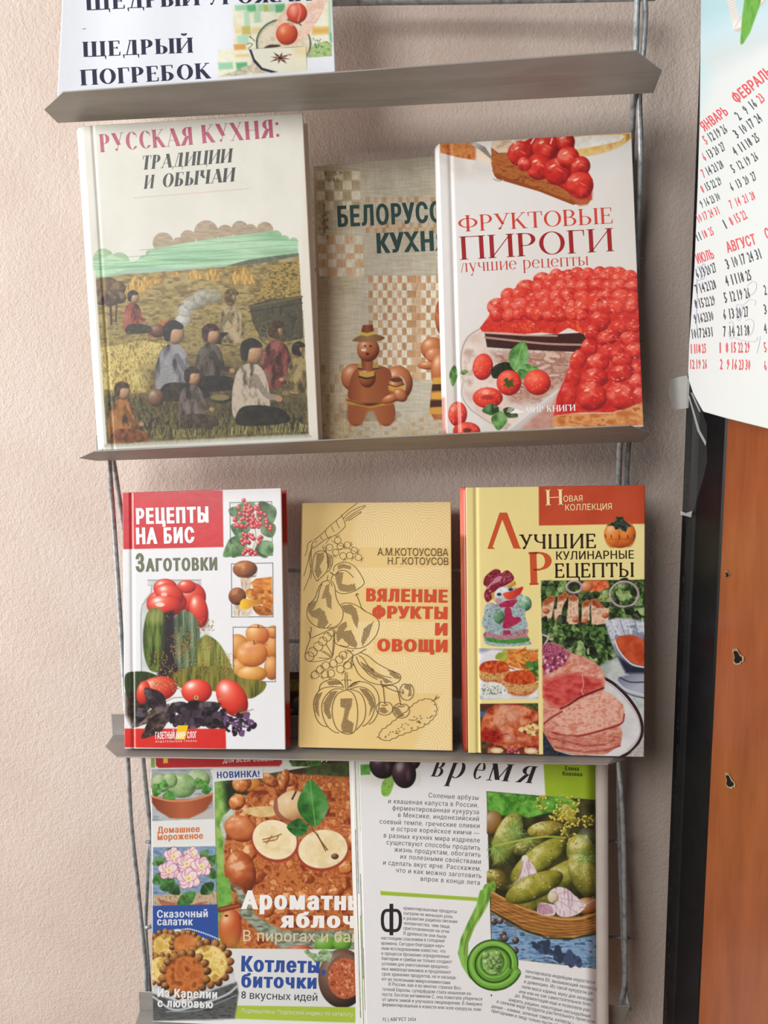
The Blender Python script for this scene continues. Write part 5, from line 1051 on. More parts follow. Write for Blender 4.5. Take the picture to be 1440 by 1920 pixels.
def art_mag1(s):
    s.C[:] = hx('dfe2e0'); R = np.random.RandomState(2)
    s.T(180, 1380, 2.88)
    s.po([296,-400,1500,-400,1500,120,296,120], s.mo(['3c2418', '5c3826'], 60, seed=1)); s.re(296, -60, 318, 170, '8cac50')
    s.po([318,-50,1006,-50,1006,150,990,166,340,174,322,160], 'b4262c', sm=0); s.li([1006,-50,1006,148,990,164,340,174,322,162,318,-40], 4, 'e0c8c4'); s.po([362,40,388,40,388,146,364,148], 'e0c03c'); s.po([576,40,598,40,598,118,580,118], 'e0c03c')
    s.po([1040,60,1400,60,1400,168,1060,166,1042,140], s.mo(['2c5c1c', '4c8c34', '3c3420'], 26, seed=4)); s.li([1040,60,1042,140,1058,166,1400,168], 4, 'ccd4c4'); s.po([1150,100,1310,70,1400,70,1400,160,1250,150], s.mo(['4c2c1c', '3c2018'], 20, seed=2))
    # strip seen above the ledge behind: ochre band with pale letters, dark picture below
    s.T(530, 1180, 8)
    s.re(-600, 744, 900, 920, '8c8038'); s.li([-600,924,900,922], 8, 'a89860'); s.re(-600, 930, 900, 1800, s.mo(['3c1c14', '50281c'], 60, seed=6)); s.ba(260,1150,130,150,'34404c',0,dk='141a24',lt='6c7884',sp=.1,nz=.4); s.ba(150,1240,50,60,'4c3434',0,dk='141014',sp=.1); s.re(-600, 480, 900, 742, s.mo(['5c3c30', '6c4838'], 60, seed=8))
    s.tx('ДО', 180, 884, 330, 880, 76, 'b8ac7c', b=.03); s.el(122, 840, 14, 16, 'b8ac7c')
    s.T(180, 1380, 2.88)
    # ice cream bowl
    s.po([298,180,620,172,648,450,640,575,310,590], 'dcdedc'); s.po([300,180,628,176,638,446,304,460], s.mo(['8c98a0', 'b4bcbe', '9ca4a4'], 60, 16, seed=9))
    for x, y, a, b, c in ((350,255,60,50,'94b07c'),(550,235,66,54,'98b480'),(465,268,76,66,'88a870'),(400,240,40,40,'8cac74')): s.ba(x, y, a, b, c, 0, dk='50703c', lt='bcd0a4', sp=.05, nz=.5, seed=int(x))
    for i, a in enumerate(((350,310,305,290,30),(360,290,370,235,26),(380,340,430,310,34),(560,270,545,225,24),(575,280,600,240,24),(570,300,625,285,22),(340,290,310,260,22),(390,330,360,320,26))): s.leaf(*a, ['4c8c34', '5ca044', '3c7c2c'][i % 3], None, i)
    s.po([300,322,400,345,520,340,630,308,628,350,580,420,500,446,400,444,330,400,302,360], s.gr(['7c3820', 'b0603c', '8c4428'], 300, 0, 630, 0), soft=1.5); s.li([300,326,400,350,520,345,630,312], 10, 'c8845c', sm=1); s.po([500,450,638,380,640,446], 'b8b4b0', soft=2)
    # salad with radish flowers
    s.po([308,600,650,592,656,780,660,960,306,970], s.mo(['6c8cac', '8ca4bc', '5c7c9c'], 30, 12, seed=12)); s.li([306,598,640,592,655,606,660,1000], 5, 'dcdedc'); s.po([310,860,656,840,658,960,310,966], s.mo(['b09878', 'c8b498', '8c7454'], 8, seed=13))
    s.po([330,880,420,900,520,910,600,890,560,970,400,970], s.mo(['9c5c44', 'b87458'], 30, seed=14))
    for i, a in enumerate(((350,700,330,650,40),(360,800,330,740,46),(450,640,380,620,34),(590,660,640,700,40),(600,760,640,720,40),(580,800,625,850,46),(420,770,350,830,50),(470,850,510,910,60),(400,850,440,800,44),(600,660,560,630,40),(640,640,650,670,16))): s.leaf(*a, ['3c7434', '4c8840', '2c5c28'][i % 3], '8cb47c', i)
    for x, y, r in ((420,650,52),(520,640,44),(490,690,54),(570,705,56),(395,725,56),(500,770,62)): radish(s, x, y, r, int(x))
    # apple cake
    s.po([640,250,1500,110,1500,1400,660,1300], s.mo(['2c341c', '4c5c30', '3c2c20'], 80, seed=15)); s.po([640,250,700,240,760,300,700,420,690,560,700,700,740,800,720,1100,664,1300], s.mo(['5c8c34', '7cac4c', '9cbc6c'], 50, seed=16)); s.po([690,250,790,230,820,300,760,380,700,400], '1c2c14', soft=6); s.ba(840,262,54,40,'c8802c',0,dk='8c3c1c',sp=.3)
    s.po([800,330,740,380,690,430,668,480,690,560,690,640,700,720,740,800,800,820,800,380], s.mo(['a8b4a4', 'd0d8cc', 'b8c4b4'], 14, 60, seed=17), sm=0, soft=2)
    for i in range(9): s.li([668+i*3+abs(i-4)*6, 440+i*40, 720+abs(i-4)*4, 430+i*42], 5, '98a898', al=.6)
    s.po([800,330,900,250,1040,205,1180,210,1330,220,1500,230,1500,1250,800,1250,720,1000,696,800,690,600,720,460], s.mo(['7c3418', 'b06030', 'c87c44', '9c4c24', 'd89458'], 40, seed=18), soft=2)
    for i in range(46):
        x = R.uniform(730, 1480); y = R.uniform(230, 1000)
        if 850 < x < 1340 and 440 < y < 700: continue
        s.ba(x, y, R.uniform(30, 70), R.uniform(22, 50), ['b4602c', 'c8783c', 'a04c22', 'bc6c38'][i % 4], R.uniform(0, 180), dk='6c2c14', lt='e0a468', sp=.25, nz=.6, seed=i)
    for i in range(120): x = R.uniform(720, 1480); y = R.uniform(230, 1000); s.el(x, y, R.uniform(3, 14), R.uniform(2, 5), ['e8c8a8', 'f0dcc8', '8c4420'][i % 3], rot=R.uniform(0, 180), al=.6)
    s.ba(780,500,90,70,'bc6838',20,dk='7c3418',lt='e0a070',sp=.3,nz=.4); s.ba(780,740,84,120,'a85028',-10,dk='6c2c14',lt='d48c58',sp=.3,nz=.5)
    s.po([800,390,960,380,980,420,900,440,820,420], s.mo(['c8a468', 'dcc088'], 20, seed=3), sm=1); s.ba(1060,380,96,84,'d8b888',-20,dk='a87848',lt='e8d4b0',sp=0,nz=.3); s.po([970,330,958,390,985,440,1050,470,1110,460,1040,450,990,410,980,350], '8c4c3c', sm=1, al=.8); s.li([1060,340,1080,300], 10, '4c3020', sm=1)
    for cx, cy, a, b, rot in ((965,560,124,106,24),(1225,610,136,106,-8)):
        s.el(cx, cy+8, a*1.04, b*1.06, 'a0402c', rot=rot); s.el(cx, cy, a*.98, b*.98, s.mo(['e0d0a0', 'f0e4c0', 'e8dcb4'], 60, seed=cx), rot=rot); s.el(cx, cy, a*.6, b*.5, s.mo(['dcc48c', 'ecdcb0'], 30, seed=cx+2), rot=rot, soft=14)
    for P in ([900,560,960,545,1000,530], [905,572,970,560,985,540], [920,580,950,540]): s.li(P, 6, '8c5c34', sm=1)
    for P in ([1185,520,1210,560,1250,615], [1195,530,1240,620], [1180,520,1160,480,1140,440]): s.li(P, 7, '7c5430', sm=1)
    s.po([1190,480,1300,480,1340,540,1330,500,1240,460], 'b85038', al=.6, soft=5); s.ba(1290,650,20,16,'6c3c24',0,sp=0)
    s.leaf(1185,490,1155,235,84,'3c8434','7cb464',30); s.leaf(1150,500,1030,490,50,'2c6c2c','64a054',31)
    s.po([1250,540,1500,520,1500,700,1250,700], s.mo(['b05c30', 'd08850'], 30, seed=34), al=0)
    s.T(180, 1640, 2.88)
    s.po([660,0,720,20,740,140,700,180,662,190], s.mo(['5c9c3c', '7cb454'], 20, seed=36)); s.po([720,40,760,100,780,220,900,330,1000,400,1400,404,1400,300,1000,300,860,220,790,80], s.mo(['5c6854', '8c9884', 'a8b0a0'], 30, 12, seed=37), soft=3)
    s.ba(725,290,62,112,'b8502c',0,dk='7c2c1c',lt='e0a068',sp=.3); s.po([680,300,770,290,776,396,690,396], s.gr(['b8502c', 'c8a444'], 0, 270, 0, 390), soft=18, al=.8); s.li([670,190,775,165], 30, '7c3c20'); s.li([672,186,770,166], 8, 'a86038'); s.el(704,222,10,6,'3c2c18')
    for x, y, a in ((1240,375,60),(1330,370,50)): s.ba(x, y, a, 44, '64a030', 0, dk='34641c', sp=.3)
    s.ba(1100,404,70,22,'b85030',0,sp=.1)
    s.po([666,398,1400,404,1400,790,756,776,700,700,664,500], 'dcdfdf'); s.ba(1330,560,130,160,'5c4438',0,dk='281c18',lt='8c7464',sp=.2); s.el(1345,550,100,120,'7c5c4c'); s.el(1345,560,92,110,s.mo(['8c3c20', 'c87048', 'a85030', 'e09870'], 14, seed=40)); s.sc([1130,415,1280,410,1260,460,1180,470], 40, 6, 12, ['8cac7c', '6c9060', 'a8c09c'], 4, 'e', 1.5)
    s.po([756,706,1400,716,1400,800,752,778], 'a8c040')
    s.po([306,168,656,160,662,400,306,440], '2c509c'); P = []
    for q in range(25): a = -3.2+q*.13; P += [500+205*math.cos(a), 500+205*math.sin(a)]
    s.po([300,340,360,306,440,292,520,312,600,350,670,400,740,500,760,600,690,790,310,790], s.mo(['b8bcc0', 'd0d2d4'], 40, seed=41), sm=0); 
    for i in range(30): x = 312+i*12.2; s.el(x, 330-math.sin((x-312)/370*2.2)*42+max(0, x-500)*.34, 5, 4, 'e8eaec')
    s.po([300,640,480,700,640,620,760,580,770,640,750,778,300,790], s.mo(['3c3c3c', '5c6060', '4c4844'], 40, 12, seed=42), soft=2); s.li([310,660,420,730,560,700,700,650,765,600], 12, 'b0b8bc', sm=1); s.li([380,740,560,730,760,650], 5, '8c9498', sm=1)
    gate(s, 380,390,84,80,20,['c8a048','e4cc84','a87830'],1); gate(s, 490,380,80,66,10,['b86c34','d88c4c'],2); gate(s, 350,510,74,84,70,['d8bc64','ecd894','c09840'],3); gate(s, 610,480,110,112,40,['d0ac50','ecd890','b88c38'],4); gate(s, 480,540,110,120,60,['a85c2c','c8783c','8c441c'],5)
    # lettering
    s.T(180, 1380, 2.88)
    s.tx('для всей семьи!', 686, 144, 958, 134, 32, 'ecd8d4', b=.012, sh=.2, res=1); s.tx('ДЛЯ', 1216, 134, 1310, 130, 28, 'e0dcd0', b=.03, res=1)
    s.tri([[616,182],[900,170],[902,228],[640,244]], [(0,2,1),(0,3,2)], 'e2e5e6'); s.tx('НОВИНКА!', 654, 228, 884, 220, 34, '2c4c98', b=.04)
    s.tx('16+', 652, 280, 678, 278, 14, 'c8d0c0', b=0, res=1)
    s.tx('Домашнее', 332, 524, 560, 518, 34, 'd0743c', b=.035); s.tx('мороженое', 332, 562, 578, 554, 34, 'd0743c', b=.035)
    s.T(180, 1640, 2.88)
    s.tx('Сказочный', 330, 232, 604, 228, 40, 'd4dce8', b=.035); s.tx('салатик', 330, 272, 524, 272, 40, 'd4dce8', b=.035)
    s.tx('Ароматн', 784, 182, 1350, 188, 94, 'f0f1ef', b=.06); s.tx('ые', 1362, 188, 1500, 188, 94, 'f0f1ef', b=.06); s.tx('яблочки', 992, 282, 1560, 286, 80, 'f0f1ef', b=.06)
    s.tx('В пирогах и банках', 794, 358, 1560, 366, 60, 'dcc8a8', b=.01)
    s.tx('Котлеты,', 784, 520, 1240, 530, 80, '2c509c', b=.05); s.tx('биточки', 784, 606, 1190, 614, 74, '2c509c', b=.05); s.tx('8 вкусных идей', 784, 668, 1194, 682, 42, '2c2c30', b=0)
    s.tx('Из Карелии', 332, 658, 654, 668, 44, 'e4e8e8', b=.045); s.tx('с любовью', 332, 712, 632, 720, 44, 'e4e8e8', b=.045)
    s.tx('Подпишитесь! Подписной индекс по каталогу «Подписные', 786, 744, 1560, 770, 22, 'e4ead0', b=0, res=1)
LEFT = [('Соленые арбузы', 420, 296, 660, 309), ('и квашеная капуста в России,', 226, 324, 660, 344), ('ферментированная кукуруза', 246, 357, 662, 377), ('в Мексике, индонезийский', 273, 390, 662, 410), ('соевый темпе, греческие оливки', 184, 422, 665, 444), ('и острое корейское кимчи —', 241, 457, 665, 478), ('в разных кухнях мира издревле', 204, 489, 666, 514), ('существуют способы продлить', 217, 522, 668, 550), ('жизнь продуктам, обогатить', 254, 557, 670, 583), ('их полезными свойствами', 284, 591, 671, 617), ('и сделать вкус ярче. Расскажем,', 201, 620, 672, 650), ('что и как можно заготовить', 263, 657, 674, 685), ('впрок в конце лета', 382, 698, 666, 718)]
def pickle(s, x, y, a, b, rot, seed, c='8c8c34'):
    s.ba(x, y, a, b, c, rot, dk='343814', lt='c0bc64', sp=.25, nz=.35, seed=seed); R = np.random.RandomState(seed); q, n = math.cos(math.radians(rot)), math.sin(math.radians(rot))
    for i in range(34):
        u, v = R.uniform(-.85, .85), R.uniform(-.8, .8)
        if u*u+v*v < .75: s.el(x+u*a*q-v*b*n, y+u*a*n+v*b*q, 3.4, 2.6, ['d0cc84', '5c5c20'][i % 2], al=.8)
def clove(s, P, tip, seed):
    s.po(P, s.mo(['d8ccd0', 'e8e2e4', 'c0a4b4'], 10, 50, seed=seed), sm=1); Q = np.array(P, float).reshape(-1, 2)
    for i in range(0, len(Q), 2): s.li([*tip, *((Q[i]*.85+Q.mean(0)*.15))], 2.5, ['a87498', '8c4c7c'][i % 2], al=.7)
def art_mag2(s):
    s.C[:] = hx('e8ebed'); R = np.random.RandomState(9)
    s.T(640, 1380, 2.571)
    # olives
    s.re(60, 30, 96, 110, 'e8ebed'); s.po([92,138,140,136,140,186,94,188], s.mo(['4c9c34', '6cb44c'], 16, seed=1)); s.po([200,220,235,190,256,210,235,280,205,290,192,268], s.mo(['6cac3c', '8cc454', '5c9c34'], 16, seed=2), sm=1)
    s.el(250,205,120,34,'a8a878',al=.35,soft=10)
    for x, y, a, b, c in ((200,140,64,66,'241c24'),(330,120,52,48,'34202c'),(302,180,58,72,'2c1824')): s.ba(x, y, a, b, c, -10, dk='0c080c', lt='6c505c', sp=.5); s.el(x-a*.3, y-b*.45, a*.2, b*.3, 'a8a4ac', rot=20, al=.8, soft=3); s.el(x+a*.35, y+b*.1, a*.14, b*.3, '8c7480', al=.5, soft=3)
    s.po([970,60,1300,60,1300,305,1212,306,984,290,976,160], s.mo(['94b428', 'a0c030'], 200, seed=3))
    # pickles picture
    s.po([700,266,984,290,1212,306,1300,306,1310,1132,1246,1124,724,1064], s.mo(['1c2010', '30341c', '44401f'], 50, seed=4))
    s.po([702,268,984,292,1100,298,1150,330,1110,370,1000,370,960,380,900,395,860,380,760,384,706,360], s.mo(['3c7c24', '5ca434', '78bc50'], 26, seed=5), sm=0, soft=1.5)
    for i in range(40): x = R.uniform(705, 1080); y = R.uniform(275, 370); s.li([x, y, x+R.uniform(-20, 20), y+R.uniform(-16, 16), x+R.uniform(-30, 30), y+R.uniform(-16, 16)], 2, 'a0d078', al=.6)
    s.ba(730,420,50,60,'8c6430',0,dk='3c2c14',sp=.2)
    pickle(s, 800,500,140,66,110,1,'7c8c3c'); pickle(s, 985,450,90,40,-8,2,'948434'); pickle(s, 900,530,80,40,-20,3,'5c6028'); pickle(s, 1160,570,100,72,70,4,'70782c'); pickle(s, 950,600,165,62,-38,5,'949434'); pickle(s, 1010,720,200,66,-38,6,'8c8c2c'); pickle(s, 1180,680,130,70,60,7,'74742c'); pickle(s, 750,690,60,46,30,8,'6c5c24'); pickle(s, 1100,380,60,30,60,9,'a09434')
    for x, y in ((850,470),(760,560),(900,500),(820,450),(1180,600),(1170,580),(740,540)):
        for i in range(26): a = R.uniform(0, 6.28); L = R.uniform(30, 76); s.li([x, y, x+L*.6*math.cos(a)+R.uniform(-8, 8), y+L*.6*math.sin(a), x+L*math.cos(a), y+L*math.sin(a)], 2, ['8cb45c', '4c8434', 'acc884'][i % 3], al=.75)
    s.li([740,530,880,500,990,485,1080,490], 9, '94a83c', sm=1); s.li([740,528,880,498,990,483], 3, 'c0cc70', sm=1)
    for x, y, r in ((1090,350,70),(970,320,34),(1090,480,44),(1110,400,50),(1040,380,40),(1190,410,30)):
        for i in range(int(r*.6)): a = R.uniform(0, 6.28); d = r*R.uniform(.5, 1); s.li([x, y, x+d*math.cos(a), y+d*math.sin(a)], 2, 'a8a838', al=.6); s.ba(x+d*math.cos(a), y+d*math.sin(a), 6, 5, ['dcc840', 'c8b030', 'e8d860'][i % 3], sp=.1)
    for i in range(22): a = i*.2856; s.li([1180,485,1180+42*math.cos(a),485+42*math.sin(a)], 2.5, 'c0cc9c', al=.8)
    for i in range(9): s.li([1150+i*6,310,1170+i*9,470], 1.5, 'b8bc7c', al=.6)
    s.re(600, 360, 701, 790, 'e8ebed')
    s.leaf(690,771,740,700,30,'6c9c34',None,5)
    clove(s, [880,580,905,600,935,640,945,680,920,712,880,722,840,715,805,730,850,690,872,640,872,600], (884,585), 11); s.el(885,590,16,16,'e0dcd4')
    s.T(640, 1640, 2.571)
    s.po([722,180,800,230,900,280,1000,310,1100,315,1230,290,1300,280,1310,464,1246,456,900,412,726,396], s.mo(['5c84ac', '7ca0c4', '8cb0d0', '3c5c80'], 36, 14, seed=13))
    for i in range(70): x = R.uniform(730, 1240); y = R.uniform(240, 440); s.li([x, y, x+R.uniform(10, 60), y+R.uniform(-4, 16)], R.uniform(2, 6), ['a8c8e0', '3c5878', 'b8d4e8'][i % 3], al=.5)
    s.sc([920,320,1120,390,1160,430,960,380], 30, 6, 20, ['2c3c54', '3c5070'], 5, 'e', 1.8)
    s.po([720,70,760,100,850,140,950,180,1060,205,1160,200,1240,170,1300,150,1300,280,1230,270,1120,305,1000,300,880,260,780,200,722,170], s.mo(['7c4c1c', 'a87438', '94602c', 'c08c4c'], 90, 8, seed=14), soft=1)
    for i in range(12): s.li([722, 110+i*8, 850, 170+i*9, 1000, 215+i*8, 1150, 225+i*6, 1250, 195+i*7], 2.5, ['6c4018', 'c89858'][i % 2], sm=1, al=.6)
    s.li([722,82,850,150,960,190,1060,214,1160,210,1250,176], 8, 'c89c5c', sm=1)
    s.po([800,60,860,20,1000,0,1100,20,1060,110,960,160,860,140], s.mo(['44481c', '6c6c28', '8c8838'], 20, seed=15), al=.7, soft=6); pickle(s, 930,60,150,60,-24,16,'8c8a2c'); s.ba(1190,150,70,40,'a86c34',0,dk='5c3414',sp=.2)
    clove(s, [945,160,960,135,1000,140,1030,150,1030,190,1000,198,950,188], (965,150), 12); s.po([945,160,960,140,1010,150,1020,185,960,190], '8c3c64', al=.4, sm=1)
    clove(s, [1000,90,1040,60,1090,70,1130,105,1160,130,1180,150,1140,190,1080,205,1040,190,1025,140], (1020,105), 13); s.ba(1020,108,26,30,'d0c4a8',0,dk='8c7c5c',sp=.1,nz=.4); s.li([1130,105,1170,140,1220,120], 6, 'c8b4b0', sm=1); s.li([1150,160,1190,150,1215,125], 4, 'a88c8c', sm=1)
    for x, y in ((737,226),(765,221),(779,288),(788,308),(840,316),(838,366)): s.ba(x, y, 17, 17, '4c4440', dk='1c1814', sp=.3, nz=.5, seed=x)
    s.po([188,78,200,80,430,95,658,110,656,128,430,113,190,98], '9cc03c')
    # fern spiral
    g = ['4c842c', '6ca83c', '8cc45c']
    s.po([668,78,700,60,730,36,722,100,700,160,640,260,612,330,610,390,640,450,690,500,760,520,820,490,850,430,856,470,830,520,790,552,740,562,680,545,620,500,580,440,562,380,575,310,610,230,650,150], s.mo(g, 20, 90, seed=21), sm=0, soft=1)
    s.li([715,60,690,150,630,255,600,320,592,385], 5, '7c6c34', sm=1, al=.8)
    for r, w, c in ((112,40,'6cac3c'),(74,30,'5c9c34')):
        P = []
        for q in range(40): a = .4+q*.17; rr = r*(1-.006*q); P += [735+rr*1.05*math.cos(a), 430+rr*math.sin(a)]
        s.li(P, w+6, '2c5418', sm=0); s.li(P, w, c); s.li([p-(6 if i % 2 else 3) for i, p in enumerate(P)], w*.3, '9ccc6c', al=.6)
    for r, da in ((128, .4), (92, .6)):
        P = []
        for q in range(36): a = da+q*.17; rr = r*(1-.004*q); P += [735+rr*1.05*math.cos(a), 430+rr*math.sin(a)]
        s.li(P, 6, '24481a')
    s.el(728,420,56,66,'3c6c24'); s.el(728,420,50,60,s.mo(['5c8c3c', '8cb864', 'a8cc84', '4c7c30'], 12, seed=23))
    s.sc([690,380,760,370,770,460,700,470], 22, 8, 18, ['7cac54', 'a0c880', '5c8c3c'], 6)
    # lettering
    s.T(640, 1380, 2.571)
    ri = (.18, .045, .06)
    s.tx('в', 430, 194, 482, 198, 122, '26262a', f=ri, sh=.28); s.tx('р', 508, 200, 580, 206, 122, '26262a', f=ri, sh=.28); s.tx('е', 626, 206, 676, 210, 122, '26262a', f=ri, sh=.28); s.tx('м', 698, 213, 806, 219, 122, '26262a', f=ri, sh=.28); s.tx('я', 838, 222, 918, 228, 122, '26262a', f=ri, sh=.28)
    for t, x0, y0, x1, y1 in LEFT: s.tx(t, x0, y0, x1, y1, 23, '4c5054', b=-.002, res=1, sp=.06)
    s.tx('ТЕКСТ:', 1078, 137, 1142, 140, 14, '3c4418', b=.01, res=1); s.tx('Елена', 1078, 165, 1144, 168, 20, '2c3414', b=.025, res=1); s.tx('Князева', 1066, 190, 1160, 194, 20, '2c3414', b=.025, res=1)
    s.T(640, 1640, 2.571)
    s.tri([[232,140],[250,140],[250,292],[232,292]], [(0,1,2),(0,2,3)], '26262c')
    for sg in (-1, 1):
        P = [241+sg*4, 172, 241+sg*30, 174, 241+sg*42, 196, 241+sg*42, 240, 241+sg*30, 266, 241+sg*4, 270]
        s.rib(P, 15, '26262c', 1)
    C1 = ['ерментированные продукты', 'сыграли не меньшую роль', 'в развитии рациона питания', 'человечества, чем пища,', 'приготовленная на огне.', 'В древности они были']
    for i, (t, x1) in enumerate(zip(C1, (555, 536, 558, 524, 524, 504))): s.tx(t, 299, 168+i*24.2, x1, 186+i*24, 17, '66686c', b=0, res=1)
    C2 = [('настоящим спасением в голодные', 497), ('времена. Сегодня благодаря науч-', 497), ('ным исследованиям известно, что', 502), ('в процессе брожения определенные', 520), ('бактерии и грибки не только создают', 533), ('условия для уничтожения вредонос-', 520), ('ных микроорганизмов и продлевают', 528), ('срок хранения продуктов, но и насыща-', 555), ('ют их полезными микроэлементами', 524), ('В России, как и во многих странах Вос-', 580), ('точной Европы, суперфудом стала квашеная ка-', 628), ('пуста. Богатая витамином С, она помогала уберечься', 678), ('от цинги зимой и улучшала пищеварение. В Америке', 678), ('ферментированная в извести или золе кукуруза, ком-', 676)]
    for i, (t, x1) in enumerate(C2): s.tx(t, 192+(32 if i == 9 else 0)+i*.4, 312+i*24.7, x1, 326+i*25.2+(x1-500)*.02, 17, '66686c', b=0, res=1)
    s.tx('72 | АВГУСТ 2026', 198, 706, 360, 704, 17, '4a4a4e', b=.005, res=1, sp=.06)
    s.tx('1', 720, 586, 726, 586, 10, '4a4a4e', res=1)
    C3 = [('пенсировала индейцам недостаток', 888, 472, 1224, 528), ('витамина В3, вызывающий пеллагру', 886, 496, 1232, 558), ('и деменцию. Из такой кукурузы де-', 880, 522, 1216, 580), ('лали маса харина, муку для лепешек,', 868, 546, 1216, 612), ('или ели ее как самостоятельное блю-', 856, 570, 1204, 634), ('до. Ферментация еще и позволяла рас-', 836, 588, 1202, 662), ('ширить рацион: некоторые несъедобные', 806, 608, 1200, 690), ('в свежем виде продукты растительного происхож-', 748, 618, 1226, 718), ('дения – оливки, зеленые томаты, каперсы –', 722, 640, 1120, 724), ('пригодными в пищу только после обработки', 722, 662, 1110, 748)]
    for t, x0, y0, x1, y1 in C3: s.tx(t, x0, y0, x1, y1, 17, '66686c', b=0, res=1)
def art_poster(s):
    s.C[:] = hx('dfe4ec')
    s.T(440, 0, 4.8)
    s.po([-20,60,60,44,860,0,875,505,650,520,650,630,640,640,-150,700,-150,445,-5,440], s.mo(['d8dcc8', 'e4e4d0', 'dcd8bc'], 60, seed=3))
    for x0, x1, y0, y1, c in ((0,100,48,92,'8cc4a0'),(105,190,44,104,'4ca870'),(200,270,40,100,'98c8a0'),(260,300,45,100,'a4ac50'),(360,450,40,108,'4ca46c'),(300,360,40,100,'9cc8a4'),(80,130,100,240,'a8d0b4'),(170,230,100,200,'a4ccac'),(60,140,240,310,'bcac58'),(150,240,250,300,'d4c890'),(0,60,260,300,'dccc94'),(20,120,320,390,'a4d0b8'),(690,860,240,310,'dcb86c'),(700,860,260,290,'d0a858'),(840,868,0,360,'a4ccb0'),(855,870,300,380,'5c9c84'),(-10,96,400,445,'cc9444'),(0,130,490,510,'dcc484'),(10,110,565,620,'4ca46c'),(-150,-20,565,620,'8cc4a0')): s.po([x0,y0,x1,y0-6,x1+8,y1,x0+8,y1+6], c, al=.9, soft=2)
    s.po([690,420,760,380,830,370,878,400,876,505,650,520,655,440], s.mo(['8cac64', 'b4c88c', '6c9450'], 20, seed=5))
    R = np.random.RandomState(4)
    for i in range(14): x = R.uniform(690, 780); y = R.uniform(350, 470); s.li([x, y, x+R.uniform(-24, 24), y+R.uniform(-24, 24)], 6, '2c5c40')
    for P in ([130,330,160,350,180,370], [110,400,130,390,160,400,120,440], [140,320,150,345]): s.li(P, 7, '4c6c54', sm=1)
    P = []
    for q in range(40): a = 2.6+q*.11; P += [440+242*math.cos(a), 390+215*math.sin(a)]
    s.el(440,400,236,205,s.mo(['d8ccb0', 'e0d8c4', 'c8c0a4'], 50, seed=6)); s.li(P, 17, '54604c', sm=0); P2 = [p+(14 if i % 2 else 12) for i, p in enumerate(P)]; s.li(P2, 8, 'a8ac94')
    sk = s.mo(['d8b4a0', 'e8ccb8', 'dcb8a4'], 60, seed=8)
    s.po([470,40,510,20,480,110,470,190,420,250,370,330,330,330,360,290,370,200,420,120], sk, sm=0, soft=1.5); s.po([650,30,720,0,840,0,800,80,740,200,690,270,640,340,570,400,510,412,560,330,600,230,640,190,640,100], sk, sm=0, soft=1.5)
    s.po([690,110,715,130,690,185,655,186,640,160,660,120], s.mo(['e4ccc4', 'd8b8ac'], 20, seed=9), sm=1); s.li([720,130,690,200,740,190,800,70], 4, 'b08c78', sm=1, al=.6)
    s.ba(560,118,92,94,'c44830',0,dk='8c2818',lt='e48068',sp=.3); s.li([570,30,590,100,570,190], 14, 'dc8c80', sm=1, al=.8); s.el(530,105,16,26,'e8a090',soft=4,al=.8)
    s.ba(470,305,98,100,'c44c2c',0,dk='8c2c14',lt='e08058',sp=.2); s.el(435,280,14,16,'eca890',soft=3); s.po([470,210,540,205,530,230,500,235], 'd89880', soft=2)
    s.po([270,425,320,402,400,405,400,420,280,436], '44302c', sm=1)
    s.po([135,445,300,432,645,420,650,630,380,652,240,620,160,540], s.gr(['d8dcc8', 'e4e4d4', 'e0dcc0'], 135, 430, 650, 640)); s.po([540,440,640,430,644,490,560,480], 'dccc94', soft=8)
    s.po([128,445,150,445,180,530,250,610,390,648,330,655,240,632,170,560], '24283c'); s.po([-150,690,0,640,80,600,150,585,170,640,60,680], s.mo(['a8a48c', 'd0ccb4', '8c9078'], 40, 8, seed=10)); s.po([150,540,240,640,300,655,160,660], s.mo(['b0a48c', 'd8ccb4'], 20, seed=11))
    for i in range(8):
        a = i*.785+.2; L = 88 if i % 2 else 74; s.po([410, 522, 410+L*.55*math.cos(a-.28), 522+L*.32*math.sin(a-.28), 410+L*1.2*math.cos(a), 522+L*.68*math.sin(a), 410+L*.55*math.cos(a+.28), 522+L*.32*math.sin(a+.28)], s.mo(['4c2418', '7c4430'], 10, seed=i))
    s.el(410,522,20,14,'3c1c14'); s.el(500,492,14,7,'c07050')
    s.li([128,445,300,432,645,420,648,632], 3, '4c5044'); s.re(652, 520, 885, 640, 'dfe4ec')
    s.T(60, 0, 2.057)
    rb = (.21, .05, .05)
    s.tx('ЩЕДРЫЙ', 208, 40, 648, 20, 58, '1c1f3c', f=rb); s.tx('УРОЖАЙ', 672, 20, 1080, 2, 58, '1c1f3c', f=rb); s.tx('-', 196, 120, 208, 119, 20, '1c1f3c', f=(.2, .1, 0))
    s.tx('ЩЕДРЫЙ', 196, 220, 622, 203, 58, '1c1f3c', f=rb); s.tx('ПОГРЕБОК', 188, 330, 692, 302, 60, '1c1f3c', f=rb)
